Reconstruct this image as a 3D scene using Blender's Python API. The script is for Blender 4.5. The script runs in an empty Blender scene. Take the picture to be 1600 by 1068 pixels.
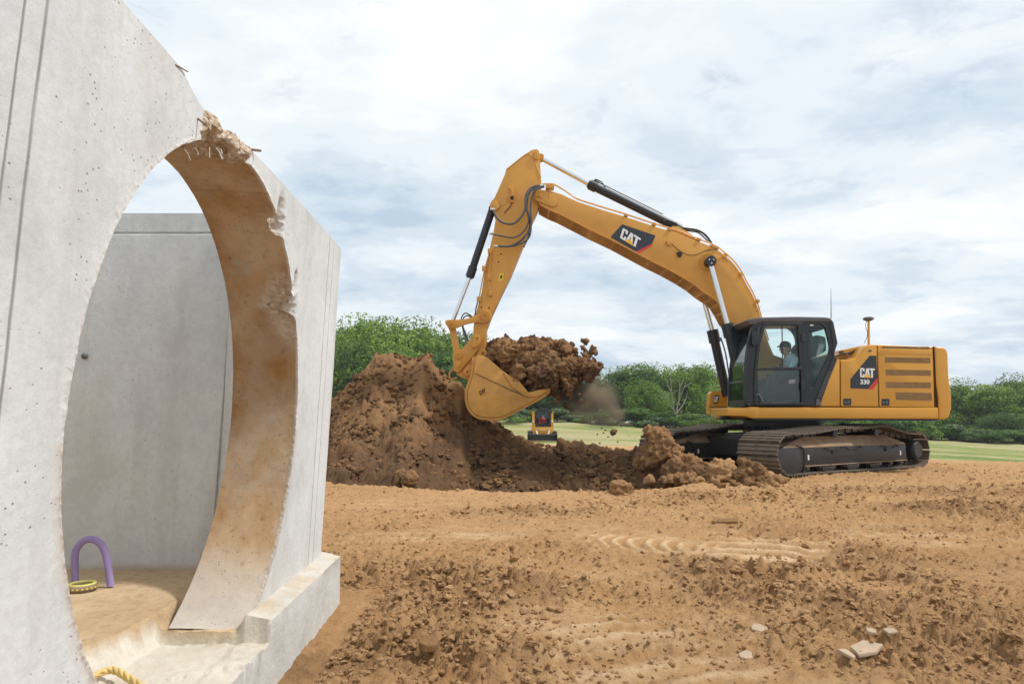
import bpy, bmesh, math, random
import numpy as np
from mathutils import Vector, Matrix
random.seed(7); np.random.seed(7)
R = math.radians
S = bpy.context.scene
# ---------------------------------------------------------------- camera
CH = 1.07; PITCH = 6.2; F = 1600*24/36
cd = bpy.data.cameras.new('camera'); cam = bpy.data.objects.new('camera', cd)
S.collection.objects.link(cam); S.camera = cam
cd.lens = 24; cd.sensor_width = 36; cd.clip_start = 0.05; cd.clip_end = 3000
cam.location = (0, 0, CH); cam.rotation_euler = (R(90+PITCH), 0, 0)
# ---------------------------------------------------------------- sky
w = bpy.data.worlds.new('World'); S.world = w; w.use_nodes = True
SUN_EL = 54; SUN_AZ = 96      # azimuth clockwise from +Y
def build_world():
    nt = w.node_tree; N = nt.nodes; L = nt.links; N.clear()
    out = N.new('ShaderNodeOutputWorld'); mix = N.new('ShaderNodeMixShader')
    sky = N.new('ShaderNodeTexSky'); sky.sky_type = 'NISHITA'; sky.sun_disc = False
    sky.sun_elevation = R(SUN_EL); sky.sun_rotation = R(SUN_AZ); sky.dust_density = 2.5
    bg = N.new('ShaderNodeBackground'); bg.inputs[1].default_value = 0.15; sky.ozone_density = .4; sky.air_density = .8
    L.new(sky.outputs[0], bg.inputs[0])
    tc = N.new('ShaderNodeTexCoord'); sp = N.new('ShaderNodeSeparateXYZ'); L.new(tc.outputs['Generated'], sp.inputs[0])
    def math_(op, a, b=None, clamp=False):
        m = N.new('ShaderNodeMath'); m.operation = op; m.use_clamp = clamp
        for i, v in enumerate((a, b)):
            if v is None: continue
            if isinstance(v, (int, float)): m.inputs[i].default_value = v
            else: L.new(v, m.inputs[i])
        return m.outputs[0]
    z = math_('MAXIMUM', sp.outputs[2], 0.0); zz = math_('ADD', z, 0.16)
    px = math_('DIVIDE', sp.outputs[0], zz); py = math_('DIVIDE', sp.outputs[1], zz)
    cb = N.new('ShaderNodeCombineXYZ'); L.new(px, cb.inputs[0]); L.new(py, cb.inputs[1])
    def noise(scale, detail, rough, dist=0.0, off=0.0):
        mp = N.new('ShaderNodeMapping'); mp.inputs[1].default_value = (off, off*.7, 0); mp.inputs[3].default_value = (1.0, 1.25, 1)
        L.new(cb.outputs[0], mp.inputs[0])
        n = N.new('ShaderNodeTexNoise'); n.inputs['Scale'].default_value = scale; n.inputs['Detail'].default_value = detail
        n.inputs['Roughness'].default_value = rough; n.inputs['Distortion'].default_value = dist
        L.new(mp.outputs[0], n.inputs['Vector']); return n.outputs[0]
    def ramp(v, stops):
        r = N.new('ShaderNodeValToRGB'); L.new(v, r.inputs[0]); e = r.color_ramp.elements
        while len(e) < len(stops): e.new(.5)
        for i, (p, c) in enumerate(stops): e[i].position = p; e[i].color = (*c, 1) if len(c) == 3 else c
        r.color_ramp.interpolation = 'EASE'; return r.outputs[0]
    n1 = noise(1.15, 9, .58, .3, 3.1); n2 = noise(3.6, 8, .62, .2, 9.7); n3 = noise(.55, 4, .5, 0, 5.2)
    v = math_('ADD', math_('MULTIPLY', n1, .62), math_('MULTIPLY', n2, .18)); v = math_('ADD', v, math_('MULTIPLY', n3, .2))
    # higher clouds are whiter, the low ones slightly greyer and bluer
    v = math_('ADD', v, math_('MULTIPLY', z, .12))
    col = ramp(v, [(.41, (.49, .61, .73)), (.48, (.64, .735, .825)), (.54, (.78, .845, .90)), (.64, (.93, .95, .97))])
    em = N.new('ShaderNodeBackground'); em.inputs[1].default_value = 1.0; L.new(col, em.inputs[0])
    n4 = noise(2.3, 10, .68, .4, 4.3)
    cov = ramp(n4, [(.33, (.80, .80, .80)), (.43, (1, 1, 1))])
    def gap(px, py, r):          # small breaks in the cloud with blue behind
        u_, v_ = (px-800)/(1600*24/36), (534-py)/(1600*24/36); cp, sp2 = math.cos(R(PITCH)), math.sin(R(PITCH)); d_ = Vector((u_, cp-v_*sp2, sp2+v_*cp)).normalized()
        vm = N.new('ShaderNodeVectorMath'); vm.operation = 'DISTANCE'; L.new(tc.outputs['Generated'], vm.inputs[0]); vm.inputs[1].default_value = d_
        return math_('SUBTRACT', 1.0, math_('DIVIDE', vm.outputs['Value'], r), True)
    g_ = math_('ADD', gap(1560, 5, .13), math_('ADD', gap(1410, 120, .12), gap(1130, 130, .05)), True)
    nf = noise(5.5, 9, .68, .5, 2.2); g2_ = math_('MULTIPLY', ramp(math_('MULTIPLY', g_, 1.0), [(.1, (0, 0, 0)), (.75, (1, 1, 1))]), ramp(nf, [(.45, (0, 0, 0)), (.66, (.30, .30, .30))]))
    cov = math_('SUBTRACT', cov, g2_, True)
    L.new(cov, mix.inputs[0]); L.new(bg.outputs[0], mix.inputs[1]); L.new(em.outputs[0], mix.inputs[2])
    L.new(mix.outputs[0], out.inputs[0])
build_world()
sd = bpy.data.lights.new('sun', 'SUN'); sun = bpy.data.objects.new('sun', sd); S.collection.objects.link(sun)
sd.energy = 2.9; sd.angle = R(6); sd.color = (1.0, .97, .92)
_d = Vector((math.sin(R(SUN_AZ))*math.cos(R(SUN_EL)), math.cos(R(SUN_AZ))*math.cos(R(SUN_EL)), math.sin(R(SUN_EL))))
sun.rotation_euler = _d.to_track_quat('Z', 'Y').to_euler(); sun.location = (0, 0, 30)
S.view_settings.view_transform = 'Standard'; S.view_settings.look = 'None'
S.view_settings.exposure = 0.12; S.view_settings.gamma = 1

# ---------------------------------------------------------------- small maths
CP, SP_ = math.cos(R(PITCH)), math.sin(R(PITCH))
def ray(px, py):
    u = (px-800)/F; v = (534-py)/F
    return Vector((u, CP-v*SP_, SP_+v*CP))
def P(px, py, Y):                       # photo point at a known depth -> the place where the thing stands
    d = ray(px, py); t = Y/d.y
    return Vector((d.x*t, Y, CH+d.z*t))
def G(px, py, z=0.0):                   # photo point on level ground
    d = ray(px, py); t = (z-CH)/d.z
    return Vector((d.x*t, d.y*t, z))
def _hash(*a):
    h = np.uint64(1469598103934665603)
    for v in a:
        h = (h ^ (v.astype(np.int64).astype(np.uint64))) * np.uint64(1099511628211)
        h ^= h >> np.uint64(29)
        h = h * np.uint64(0xBF58476D1CE4E5B9); h ^= h >> np.uint64(32)
    return (h & np.uint64(0xffffff)).astype(np.float64)/float(0x1000000)
np.seterr(over='ignore')
def vnoise(x, y, z=None, seed=0):
    x = np.asarray(x, float); y = np.asarray(y, float)
    z = np.zeros_like(x) if z is None else np.asarray(z, float)
    xi, yi, zi = np.floor(x), np.floor(y), np.floor(z)
    fx, fy, fz = x-xi, y-yi, z-zi
    q = lambda t: t*t*t*(t*(t*6-15)+10)
    fx, fy, fz = q(fx), q(fy), q(fz); sd_ = np.full_like(xi, seed)
    def c(a, b, e): return _hash(xi+a, yi+b, zi+e, sd_)
    l = lambda a, b, t: a+(b-a)*t
    r = l(l(l(c(0,0,0), c(1,0,0), fx), l(c(0,1,0), c(1,1,0), fx), fy),
          l(l(c(0,0,1), c(1,0,1), fx), l(c(0,1,1), c(1,1,1), fx), fy), fz)
    return r*2-1
def fbm(x, y, z=None, o=4, seed=0, gain=.5):
    s = 0; a = 1; t = 0; f = 1
    for i in range(o):
        s = s+a*vnoise(x*f+i*13.7, y*f-i*7.3, None if z is None else z*f+i*3.1, seed+i); t += a; a *= gain; f *= 2.03
    return s/t
def clods(x, y, cell, seed, dens=.8, rmax=.62):   # lumpy earth: a field of half-buried lumps, 0..1 of the cell size
    x = x+cell*.35*vnoise(x/cell*1.7, y/cell*1.7, seed=seed+50); y = y+cell*.35*vnoise(x/cell*1.7+9, y/cell*1.7, seed=seed+51)
    cx, cy = np.floor(x/cell), np.floor(y/cell); out = np.zeros_like(x); s = np.full_like(cx, seed)
    for i in (-1, 0, 1):
        for j in (-1, 0, 1):
            a, b = cx+i, cy+j
            jx = (a+.5+.8*(_hash(a, b, s)-.5))*cell; jy = (b+.5+.8*(_hash(a, b, s+1)-.5))*cell
            rr = cell*rmax*(.35+.65*_hash(a, b, s+2)**1.5)*(_hash(a, b, s+3) < dens)
            d2 = (x-jx)**2+(y-jy)**2
            out = np.maximum(out, rr*np.maximum(1-d2/np.maximum(rr*rr, 1e-9), 0)**.72)
    return out
def sstep(a, b, v):
    t = np.clip((v-a)/(b-a), 0, 1); return t*t*(3-2*t)

# ---------------------------------------------------------------- scene building helpers
COL = S.collection; ORG = {}
def tag(o, label=None, cat=None, group=None, kind=None):
    if label: o['label'] = label
    if cat: o['category'] = cat
    if group: o['group'] = group
    if kind: o['kind'] = kind
    return o
def thing(name, loc, label, cat, group=None):
    o = bpy.data.objects.new(name, None); COL.objects.link(o); o.location = loc; o.empty_display_size = .1
    ORG[o] = Vector(loc); return tag(o, label, cat, group)
def part(name, me, mat, parent, label=None):     # mesh given in world coordinates
    o = bpy.data.objects.new(name, me); COL.objects.link(o)
    me.name = name; o.parent = parent; ORG[o] = ORG[parent]; me.transform(Matrix.Translation(-ORG[parent]))
    setmat(me, mat)
    if label: o['label'] = label
    return o
def setmat(me, mat):
    me.materials.clear()
    for m in (mat if isinstance(mat, (list, tuple)) else [mat]): me.materials.append(m)
def single(name, me, mat, loc, label, cat, group=None):
    loc = Vector(loc); me.transform(Matrix.Translation(-loc)); setmat(me, mat); me.name = name
    o = bpy.data.objects.new(name, me); COL.objects.link(o); o.location = loc; ORG[o] = loc
    return tag(o, label, cat, group)
def setting(name, me, mat, kind='structure'):
    setmat(me, mat); me.name = name; o = bpy.data.objects.new(name, me); COL.objects.link(o); ORG[o] = Vector(); return tag(o, kind=kind)
def mesh_np(v, f, smooth=True, attr=None):
    me = bpy.data.meshes.new('m'); v = np.asarray(v, np.float32); f = np.asarray(f, np.int32); n = f.shape[1]
    me.vertices.add(len(v)); me.vertices.foreach_set('co', v.ravel())
    me.loops.add(f.size); me.loops.foreach_set('vertex_index', f.ravel())
    me.polygons.add(len(f)); me.polygons.foreach_set('loop_start', np.arange(0, f.size, n, dtype=np.int32))
    me.polygons.foreach_set('use_smooth', np.full(len(f), smooth))
    me.update(calc_edges=True)
    if attr:
        for k, a in attr.items():
            at = me.attributes.new(k, 'FLOAT', 'POINT'); at.data.foreach_set('value', np.asarray(a, np.float32).ravel())
    return me
def grid_faces(nr, nc):
    i = np.arange(nr-1)[:, None]*nc+np.arange(nc-1)[None, :]
    return np.stack([i, i+1, i+nc+1, i+nc], -1).reshape(-1, 4)
def finish(bm, smooth=0):
    bmesh.ops.recalc_face_normals(bm, faces=bm.faces)
    me = bpy.data.meshes.new('m'); bm.to_mesh(me); bm.free()
    if smooth:
        me.shade_smooth(); me.set_sharp_from_angle(angle=R(smooth))
    return me
def bm_prism(bm, pts, dvec, bevel=0.0, seg=2):
    vs = [bm.verts.new(p) for p in pts]; f = bm.faces.new(vs)
    r = bmesh.ops.extrude_face_region(bm, geom=[f]); nv = [g for g in r['geom'] if isinstance(g, bmesh.types.BMVert)]
    bmesh.ops.translate(bm, verts=nv, vec=Vector(dvec))
    if bevel:
        es = list({e for v in vs+nv for e in v.link_edges})
        bmesh.ops.bevel(bm, geom=es, offset=bevel, segments=seg, affect='EDGES', profile=.6, clamp_overlap=True)
def plate(px, Y0, Y1, bevel=0.0, smooth=35, seg=2):       # outline traced at depth Y0, solid to Y1
    bm = bmesh.new(); bm_prism(bm, [P(a, b, Y0) for a, b in px], (0, Y1-Y0, 0), bevel, seg); return finish(bm, smooth)
def bm_box(bm, lo, hi, bevel=0.0, mtx=None, seg=2):
    r = bmesh.ops.create_cube(bm, size=1); vs = r['verts']
    for v in vs:
        v.co = Vector([lo[i]+(v.co[i]+.5)*(hi[i]-lo[i]) for i in range(3)])
    if bevel:
        es = list({e for v in vs for e in v.link_edges})
        rr = bmesh.ops.bevel(bm, geom=es, offset=bevel, segments=seg, affect='EDGES', profile=.6, clamp_overlap=True)
        vs = list({v for f in rr['faces'] for v in f.verts} | {v for v in vs if v.is_valid})
    if mtx is not None:
        for v in vs: v.co = mtx @ v.co
def box(lo, hi, bevel=0.0, mtx=None):
    bm = bmesh.new(); bm_box(bm, lo, hi, bevel, mtx); return finish(bm, 35)
def bm_cyl(bm, a, b, r1, r2=None, n=20):
    a, b = Vector(a), Vector(b); r2 = r1 if r2 is None else r2; d = b-a
    m = Matrix.Translation((a+b)/2) @ d.to_track_quat('Z', 'Y').to_matrix().to_4x4()
    bmesh.ops.create_cone(bm, cap_ends=True, segments=n, radius1=r1, radius2=r2, depth=d.length, matrix=m)
def cyl(a, b, r1, r2=None, n=20):
    bm = bmesh.new(); bm_cyl(bm, a, b, r1, r2, n); return finish(bm, 35)
def catmull(pts, k=6, closed=False):
    pts = [Vector(p) for p in pts]; n = len(pts); out = []
    rng = range(n if closed else n-1)
    for i in rng:
        g = lambda j: pts[j % n] if closed else pts[max(0, min(n-1, j))]
        a, b, c, d = g(i-1), g(i), g(i+1), g(i+2)
        for t in range(k):
            t = t/k; out.append(.5*((2*b)+(c-a)*t+(2*a-5*b+4*c-d)*t*t+(3*b-a-3*c+d)*t*t*t))
    if not closed: out.append(pts[-1])
    return out
def bm_tube(bm, pts, r, n=8, closed=False):
    pts = [Vector(p) for p in pts]; rings = []; m = len(pts); up = None
    for i, p in enumerate(pts):
        if closed: d = pts[(i+1) % m]-pts[i-1]
        else: d = pts[min(i+1, m-1)]-pts[max(i-1, 0)]
        d.normalize()
        if up is None: up = Vector((0, 0, 1)) if abs(d.z) < .9 else Vector((1, 0, 0))
        x = d.cross(up); x.normalize(); y = x.cross(d); y.normalize(); up = y
        rr = r[i] if isinstance(r, (list, tuple)) else r
        rings.append([bm.verts.new(p+(x*math.cos(2*math.pi*k/n)+y*math.sin(2*math.pi*k/n))*rr) for k in range(n)])
    for i in range(m if closed else m-1):
        A, B = rings[i], rings[(i+1) % m]
        for k in range(n): bm.faces.new((A[k], A[(k+1) % n], B[(k+1) % n], B[k]))
    if not closed: bm.faces.new(rings[0][::-1]); bm.faces.new(rings[-1])
def tube(pts, r, n=8, closed=False):
    bm = bmesh.new(); bm_tube(bm, pts, r, n, closed); return finish(bm, 50)
def curve_plate(outlines, Y, th, bevel=0.0):    # flat sheet with holes; outlines in photo points at depth Y, thickness goes away from the camera
    cu = bpy.data.curves.new('c', 'CURVE'); cu.dimensions = '2D'; cu.fill_mode = 'BOTH'; cu.extrude = th/2-bevel; cu.bevel_depth = bevel; cu.offset = -bevel; cu.bevel_resolution = 2
    for o in outlines:
        sp = cu.splines.new('POLY'); sp.points.add(len(o)-1); sp.use_cyclic_u = True
        for i, q in enumerate(o):
            p = P(q[0], q[1], Y); sp.points[i].co = (p.x, p.z, 0, 1)
    return curve_to_mesh(cu, Matrix.Translation((0, Y+th/2, 0)) @ Matrix.Rotation(R(90), 4, 'X'))
def curve_to_mesh(cu, mtx, smooth=35):
    o = bpy.data.objects.new('t', cu); COL.objects.link(o)
    dg = bpy.context.evaluated_depsgraph_get(); dg.update()
    me = bpy.data.meshes.new_from_object(o.evaluated_get(dg)); bpy.data.objects.remove(o); bpy.data.curves.remove(cu)
    me.transform(mtx); me.shade_smooth(); me.set_sharp_from_angle(angle=R(smooth)); me.materials.clear(); return me
def rounded(pts, r, k=4):                        # round the corners of a photo-space outline
    out = []; n = len(pts)
    for i in range(n):
        a, b, c = Vector(pts[i-1][:2]), Vector(pts[i][:2]), Vector(pts[(i+1) % n][:2])
        ri = pts[i][2] if len(pts[i]) > 2 else r
        ra = min(ri, (a-b).length*.48); rc = min(ri, (c-b).length*.48)
        p, q = b+(a-b).normalized()*ra, b+(c-b).normalized()*rc
        if ri <= 0: out.append(tuple(b)); continue
        for j in range(k+1):
            t = j/k; out.append(tuple(p*(1-t)**2+b*2*t*(1-t)+q*t*t))
    return out
def remesh(me, voxel, disp=None, smooth=True, mode='VOXEL'):
    o = bpy.data.objects.new('t', me); COL.objects.link(o)
    m = o.modifiers.new('r', 'REMESH'); m.mode = mode; m.voxel_size = voxel
    dg = bpy.context.evaluated_depsgraph_get(); dg.update()
    r = bpy.data.meshes.new_from_object(o.evaluated_get(dg)); bpy.data.objects.remove(o); bpy.data.meshes.remove(me)
    if disp:
        n = len(r.vertices); co = np.zeros(n*3, np.float32); r.vertices.foreach_get('co', co); co = co.reshape(-1, 3).astype(float)
        no = np.zeros(n*3, np.float32); r.vertices.foreach_get('normal', no); no = no.reshape(-1, 3)
        co = co+no*disp(co)[:, None]; r.vertices.foreach_set('co', co.astype(np.float32).ravel())
    if smooth: r.shade_smooth()
    r.update(); return r
def capsules(items, extra=None):                 # (a, b, ra, rb) list -> one mesh for remeshing
    bm = bmesh.new()
    for a, b, ra, rb in items:
        a, b = Vector(a), Vector(b)
        for p, r in ((a, ra), (b, rb)): bmesh.ops.create_uvsphere(bm, u_segments=14, v_segments=9, radius=r, matrix=Matrix.Translation(p))
        if (b-a).length > 1e-4: bm_cyl(bm, a, b, ra, rb, 14)
    if extra: extra(bm)
    me = bpy.data.meshes.new('m'); bm.to_mesh(me); bm.free(); return me

# ---------------------------------------------------------------- materials
class NT:
    def __init__(s, name):
        s.m = bpy.data.materials.new(name); s.m.use_nodes = True; s.t = s.m.node_tree; s.N = s.t.nodes; s.L = s.t.links
        s.N.clear(); s.out = s.N.new('ShaderNodeOutputMaterial'); s.b = s.N.new('ShaderNodeBsdfPrincipled'); s.L.new(s.b.outputs[0], s.out.inputs[0])
        s._tc = None
    def set(s, k, v):
        i = s.b.inputs[k]
        if hasattr(v, 'is_output') or isinstance(v, bpy.types.NodeSocket): s.L.new(v, i)
        else: i.default_value = (*v, 1) if isinstance(v, tuple) and len(v) == 3 else v
    def co(s, which='Object', scale=None):
        if not s._tc: s._tc = s.N.new('ShaderNodeTexCoord')
        o = s._tc.outputs[which]
        if scale:
            m = s.N.new('ShaderNodeMapping'); m.inputs[3].default_value = scale; s.L.new(o, m.inputs[0]); o = m.outputs[0]
        return o
    def noise(s, scale, detail=4, rough=.5, vec=None, dist=0):
        n = s.N.new('ShaderNodeTexNoise'); n.inputs['Scale'].default_value = scale; n.inputs['Detail'].default_value = detail
        n.inputs['Roughness'].default_value = rough; n.inputs['Distortion'].default_value = dist; s.L.new(vec or s.co(), n.inputs['Vector']); return n.outputs[0]
    def voro(s, scale, feature='F1', vec=None, out=0):
        n = s.N.new('ShaderNodeTexVoronoi'); n.feature = feature; n.inputs['Scale'].default_value = scale; s.L.new(vec or s.co(), n.inputs['Vector']); return n.outputs[out]
    def ramp(s, v, stops):
        r = s.N.new('ShaderNodeValToRGB'); s.L.new(v, r.inputs[0]); e = r.color_ramp.elements
        while len(e) < len(stops): e.new(.5)
        for i, (p, c) in enumerate(stops):
            e[i].position = p; c = (c, c, c) if isinstance(c, (int, float)) else c; e[i].color = (*c, 1)
        return r.outputs[0]
    def mix(s, f, a, b, mode='MIX'):
        m = s.N.new('ShaderNodeMix'); m.data_type = 'RGBA'; m.blend_type = mode
        for i, v in ((0, f), (6, a), (7, b)):
            if isinstance(v, bpy.types.NodeSocket): s.L.new(v, m.inputs[i])
            elif isinstance(v, tuple): m.inputs[i].default_value = (*v, 1)
            else: m.inputs[i].default_value = v if i == 0 else (v, v, v, 1)
        return m.outputs[2]
    def math(s, op, a, b=None, clamp=False):
        m = s.N.new('ShaderNodeMath'); m.operation = op; m.use_clamp = clamp
        for i, v in enumerate((a, b)):
            if v is None: continue
            if isinstance(v, (int, float)): m.inputs[i].default_value = v
            else: s.L.new(v, m.inputs[i])
        return m.outputs[0]
    def attr(s, name):
        a = s.N.new('ShaderNodeAttribute'); a.attribute_name = name; return a.outputs['Fac']
    def xyz(s, v=None):
        n = s.N.new('ShaderNodeSeparateXYZ'); s.L.new(v or s.co(), n.inputs[0]); return n.outputs
    def bump(s, h, strength=.5, dist=.01, prev=None):
        b = s.N.new('ShaderNodeBump'); b.inputs['Strength'].default_value = strength; b.inputs['Distance'].default_value = dist
        s.L.new(h, b.inputs['Height'])
        if prev: s.L.new(prev, b.inputs['Normal'])
        s.L.new(b.outputs[0], s.b.inputs['Normal']); return b.outputs[0]
def simple(name, col, rough=.5, metal=0.0, spec=.5, var=.12, dust=0.0, dustcol=(.30, .18, .09), bump=0.0, scale=3.0):
    m = NT(name); n = m.noise(scale, 5, .6); c = m.mix(m.ramp(n, [(.3, 0.0), (.7, 1.0)]), tuple(x*(1-var) for x in col), tuple(min(1, x*(1+var)) for x in col))
    if dust:
        geo = m.N.new('ShaderNodeNewGeometry'); nz = m.xyz(geo.outputs['Normal'])[2]
        up = m.math('MULTIPLY', m.math('MAXIMUM', nz, 0.0), .8)
        d = m.math('MULTIPLY', m.math('ADD', up, .25), m.ramp(m.noise(scale*3.1, 7, .7), [(.38, 0.0), (.7, 1.0)])); d = m.math('MULTIPLY', d, dust, True)
        c = m.mix(d, c, dustcol); m.set('Roughness', m.mix(d, rough, .9))
    else: m.set('Roughness', rough)
    m.set('Base Color', c); m.set('Metallic', metal); m.set('Specular IOR Level', spec)
    if bump: m.bump(m.noise(scale*12, 4, .6), bump, .01)
    return m.m
def soil(name, dry, wet, rock=None):
    m = NT(name); moist = m.attr('moist'); pale = m.attr('pale')
    n1 = m.noise(.7, 6, .6); n2 = m.noise(9, 8, .75); n3 = m.noise(45, 6, .75)
    c = m.mix(m.ramp(n1, [(.35, 0.0), (.65, 1.0)]), tuple(x*.86 for x in dry), tuple(x*1.1 for x in dry))
    c = m.mix(m.ramp(n2, [(.3, 0.0), (.72, 1.0)]), m.mix(.6, c, tuple(x*.72 for x in dry)), m.mix(.35, c, tuple(min(1, x*1.35) for x in dry)))
    c = m.mix(pale, c, m.mix(m.ramp(n2, [(.3, 0.0), (.7, 1.0)]), (.60, .39, .21), (.74, .54, .34)))
    wn = m.mix(m.ramp(n2, [(.3, 0.0), (.7, 1.0)]), tuple(x*.7 for x in wet), tuple(x*1.35 for x in wet))
    c = m.mix(moist, c, wn)
    c = m.mix(m.ramp(m.noise(2.3, 5, .65), [(.52, 0.0), (.72, .35)]), c, m.mix(moist, (.42, .20, .075), (.20, .085, .035)))
    grit = m.ramp(m.voro(75), [(.10, 1.0), (.17, 0.0)]); gm = m.math('MULTIPLY', grit, m.ramp(n3, [(.55, 0.0), (.62, .8)]))
    c = m.mix(gm, c, (.52, .42, .32))
    m.set('Base Color', c); m.set('Roughness', .95); m.set('Specular IOR Level', .12)
    h = m.math('ADD', m.math('MULTIPLY', n3, .5), m.math('MULTIPLY', n2, 1.0)); m.bump(h, 1.0, .035)
    return m.m
M = {}
M['soil'] = soil('dry_soil', (.485, .283, .134), (.205, .112, .052))
M['damp'] = soil('damp_soil', (.335, .188, .086), (.130, .076, .042))
M['yellow'] = simple('yellow_paint', (.60, .285, .040), .40, var=.07, dust=.5, dustcol=(.42, .25, .11), scale=1.6)
M['yellow2'] = simple('body_yellow_paint', (.62, .30, .030), .28, var=.03, dust=.22, dustcol=(.45, .26, .10), scale=1.3)
M['bucketpaint'] = simple('worn_yellow_paint', (.58, .29, .055), .55, var=.16, dust=1.0, dustcol=(.30, .16, .07), scale=2.4, bump=.1)
M['black'] = simple('black_paint', (.012, .014, .018), .38, var=.15, dust=.07, dustcol=(.16, .12, .08), scale=2)
M['frameblack'] = simple('undercarriage_paint', (.017, .018, .021), .45, var=.25, dust=.3, dustcol=(.16, .12, .08), scale=2.5)
M['dusty'] = simple('dusty_steel', (.27, .18, .11), .9, var=.3, scale=4, bump=.3)
M['steel'] = simple('track_steel', (.15, .125, .10), .55, metal=.25, var=.35, dust=.8, dustcol=(.30, .21, .135), scale=6, bump=.15)
M['chrome'] = simple('chrome_rod', (.72, .72, .72), .16, metal=1.0, var=.03)
M['rubber'] = simple('hose_rubber', (.025, .025, .027), .55, var=.2, scale=8)
M['white'] = simple('white_decal', (.78, .78, .76), .5, var=.02)
M['decal'] = simple('dark_decal', (.022, .026, .034), .35, var=.05)
M['red'] = simple('red_decal', (.60, .035, .03), .4, var=.03)
M['logoyellow'] = simple('yellow_decal', (.85, .45, .02), .4, var=.02)
M['grille'] = simple('grille_mesh', (.235, .135, .050), .8, var=.15, scale=14, bump=.5)
M['gap'] = simple('panel_gap', (.03, .018, .006), .8)
M['seat'] = simple('seat_cloth', (.03, .03, .032), .85)
M['grey'] = simple('grey_plastic', (.10, .10, .10), .6)
M['skin'] = simple('skin', (.50, .27, .18), .55, var=.06)
M['shirt'] = simple('pale_blue_shirt', (.50, .60, .68), .85, var=.08, scale=12)
M['cap'] = simple('dark_cap', (.03, .035, .045), .85)
M['trouser'] = simple('dark_trousers', (.05, .055, .07), .9)
M['redshirt'] = simple('red_shirt', (.62, .07, .05), .85)
M['purple'] = simple('purple_foam', (.32, .245, .48), .85, var=.08, scale=20, bump=.25)
M['stone'] = simple('pale_stone', (.43, .34, .245), .9, var=.15, scale=8, bump=.4, dust=.5, dustcol=(.45, .27, .13))
M['rope'] = simple('yellow_rope', (.72, .52, .20), .8, var=.15, scale=30, bump=.4)
M['bark'] = simple('bark', (.10, .075, .055), .95, var=.3, scale=3, bump=.5)
M['deadwood'] = simple('dead_wood', (.25, .225, .19), .95, var=.2)
def glass(name, tint, gloss=.12):
    m = NT(name); N, L = m.N, m.L; N.remove(m.b)
    t = N.new('ShaderNodeBsdfTransparent'); t.inputs[0].default_value = (*tint, 1)
    g = N.new('ShaderNodeBsdfGlossy'); g.inputs['Roughness'].default_value = .03
    lw = N.new('ShaderNodeLayerWeight'); lw.inputs[0].default_value = .5
    f = m.math('ADD', m.math('MULTIPLY', m.math('POWER', lw.outputs['Facing'], 4.0), .75), gloss, True); mx = N.new('ShaderNodeMixShader'); L.new(f, mx.inputs[0]); L.new(t.outputs[0], mx.inputs[1]); L.new(g.outputs[0], mx.inputs[2]); L.new(mx.outputs[0], m.out.inputs[0])
    return m.m
M['glass'] = glass('cab_glass', (.88, .97, .95), .03)
M['darkglass'] = glass('dark_cab_glass', (.68, .78, .75), .06)
# ================================================================ GROUND
def terrain(x, y):
    z = -.5*sstep(18, 40, y)+1.1*sstep(42, 82, y)-.045*np.clip(x-6, 0, 60)*sstep(14, 24, y)
    z = z+.035*fbm(x*.35, y*.35, o=3, seed=3)*sstep(2, 6, y)+.02*fbm(x*1.3, y*1.3, o=2, seed=5)
    return z
def gz(x, y): return float(terrain(np.array([float(x)]), np.array([float(y)]))[0])
def blobs(x, y, lst):
    m = np.zeros_like(x)
    for px, py, rx, ry, k in lst:
        g = G(px, py); m = np.maximum(m, k*np.exp(-(((x-g.x)/rx)**2+((y-g.y)/ry)**2)))
    return m
PIT_F = [(-4.4, 12.9), (-3.6, 11.6), (-2.6, 10.6), (-1.4, 9.95), (0, 9.7), (1.2, 9.7), (2.3, 10.0), (3.0, 10.9), (3.3, 12.2)]
def pit(x, y):                       # depth of the trench dug by the machine
    f = np.interp(x, [p[0] for p in PIT_F], [p[1] for p in PIT_F], left=30, right=30)
    f = f+.18*fbm(x*2.1, y*2.1, o=3, seed=77)
    a = sstep(0, .55, y-f); b = 1-sstep(13.4, 14.8, y+.25*fbm(x*1.5, y*1.5, o=2, seed=78))
    e = sstep(-4.4, -3.4, x)*(1-sstep(2.6, 3.3, x)); return a*b*e
def grass_line(x): return np.interp(x, [-60, 0, 2, 4, 12.2, 15, 30, 60], [37, 38, 39, 38, 20.3, 20.0, 19.5, 24])
CHURN = [(640, 930, .75, .9, 1.0), (560, 1010, .4, .5, 1.0), (700, 1010, .45, .4, .9), (1250, 905, .75, .8, 1.0), (1330, 870, .6, .6, .9), (1190, 930, .5, .5, .9), (1480, 960, .5, .7, .9),
         (1560, 1010, .4, .5, .9), (1180, 780, 1.6, .6, 1.0), (1080, 775, 1.0, .4, .8), (1500, 800, 1.3, .6, .9), (1400, 770, 2.0, .6, .6), (820, 800, 1.3, .35, .9), (1000, 790, .9, .3, .8), (1200, 1000, .45, .35, .7),
         (1400, 1020, .4, .4, .7), (850, 870, .7, .5, .5), (600, 830, .5, .4, .4), (1300, 960, .6, .5, .8), (800, 1040, .5, .3, .8), (930, 930, .5, .4, .5)]
SMOOTH = [(1025, 850, .55, .7, 1.0), (1160, 862, .75, .62, 1.0), (640, 790, 1.2, .5, .6), (700, 840, .8, .35, .7), (930, 980, .6, .4, .9), (1010, 1045, .5, .3, .9), (1100, 1000, .5, .3, .6), (1430, 845, .9, .35, .7),
          (960, 900, .6, .4, .6), (1350, 920, .3, .25, .8), (1150, 1060, .5, .3, .7), (760, 760, .8, .3, .6), (1530, 900, .6, .3, .6), (1130, 960, .4, .2, .5)]
GRID = []
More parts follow.
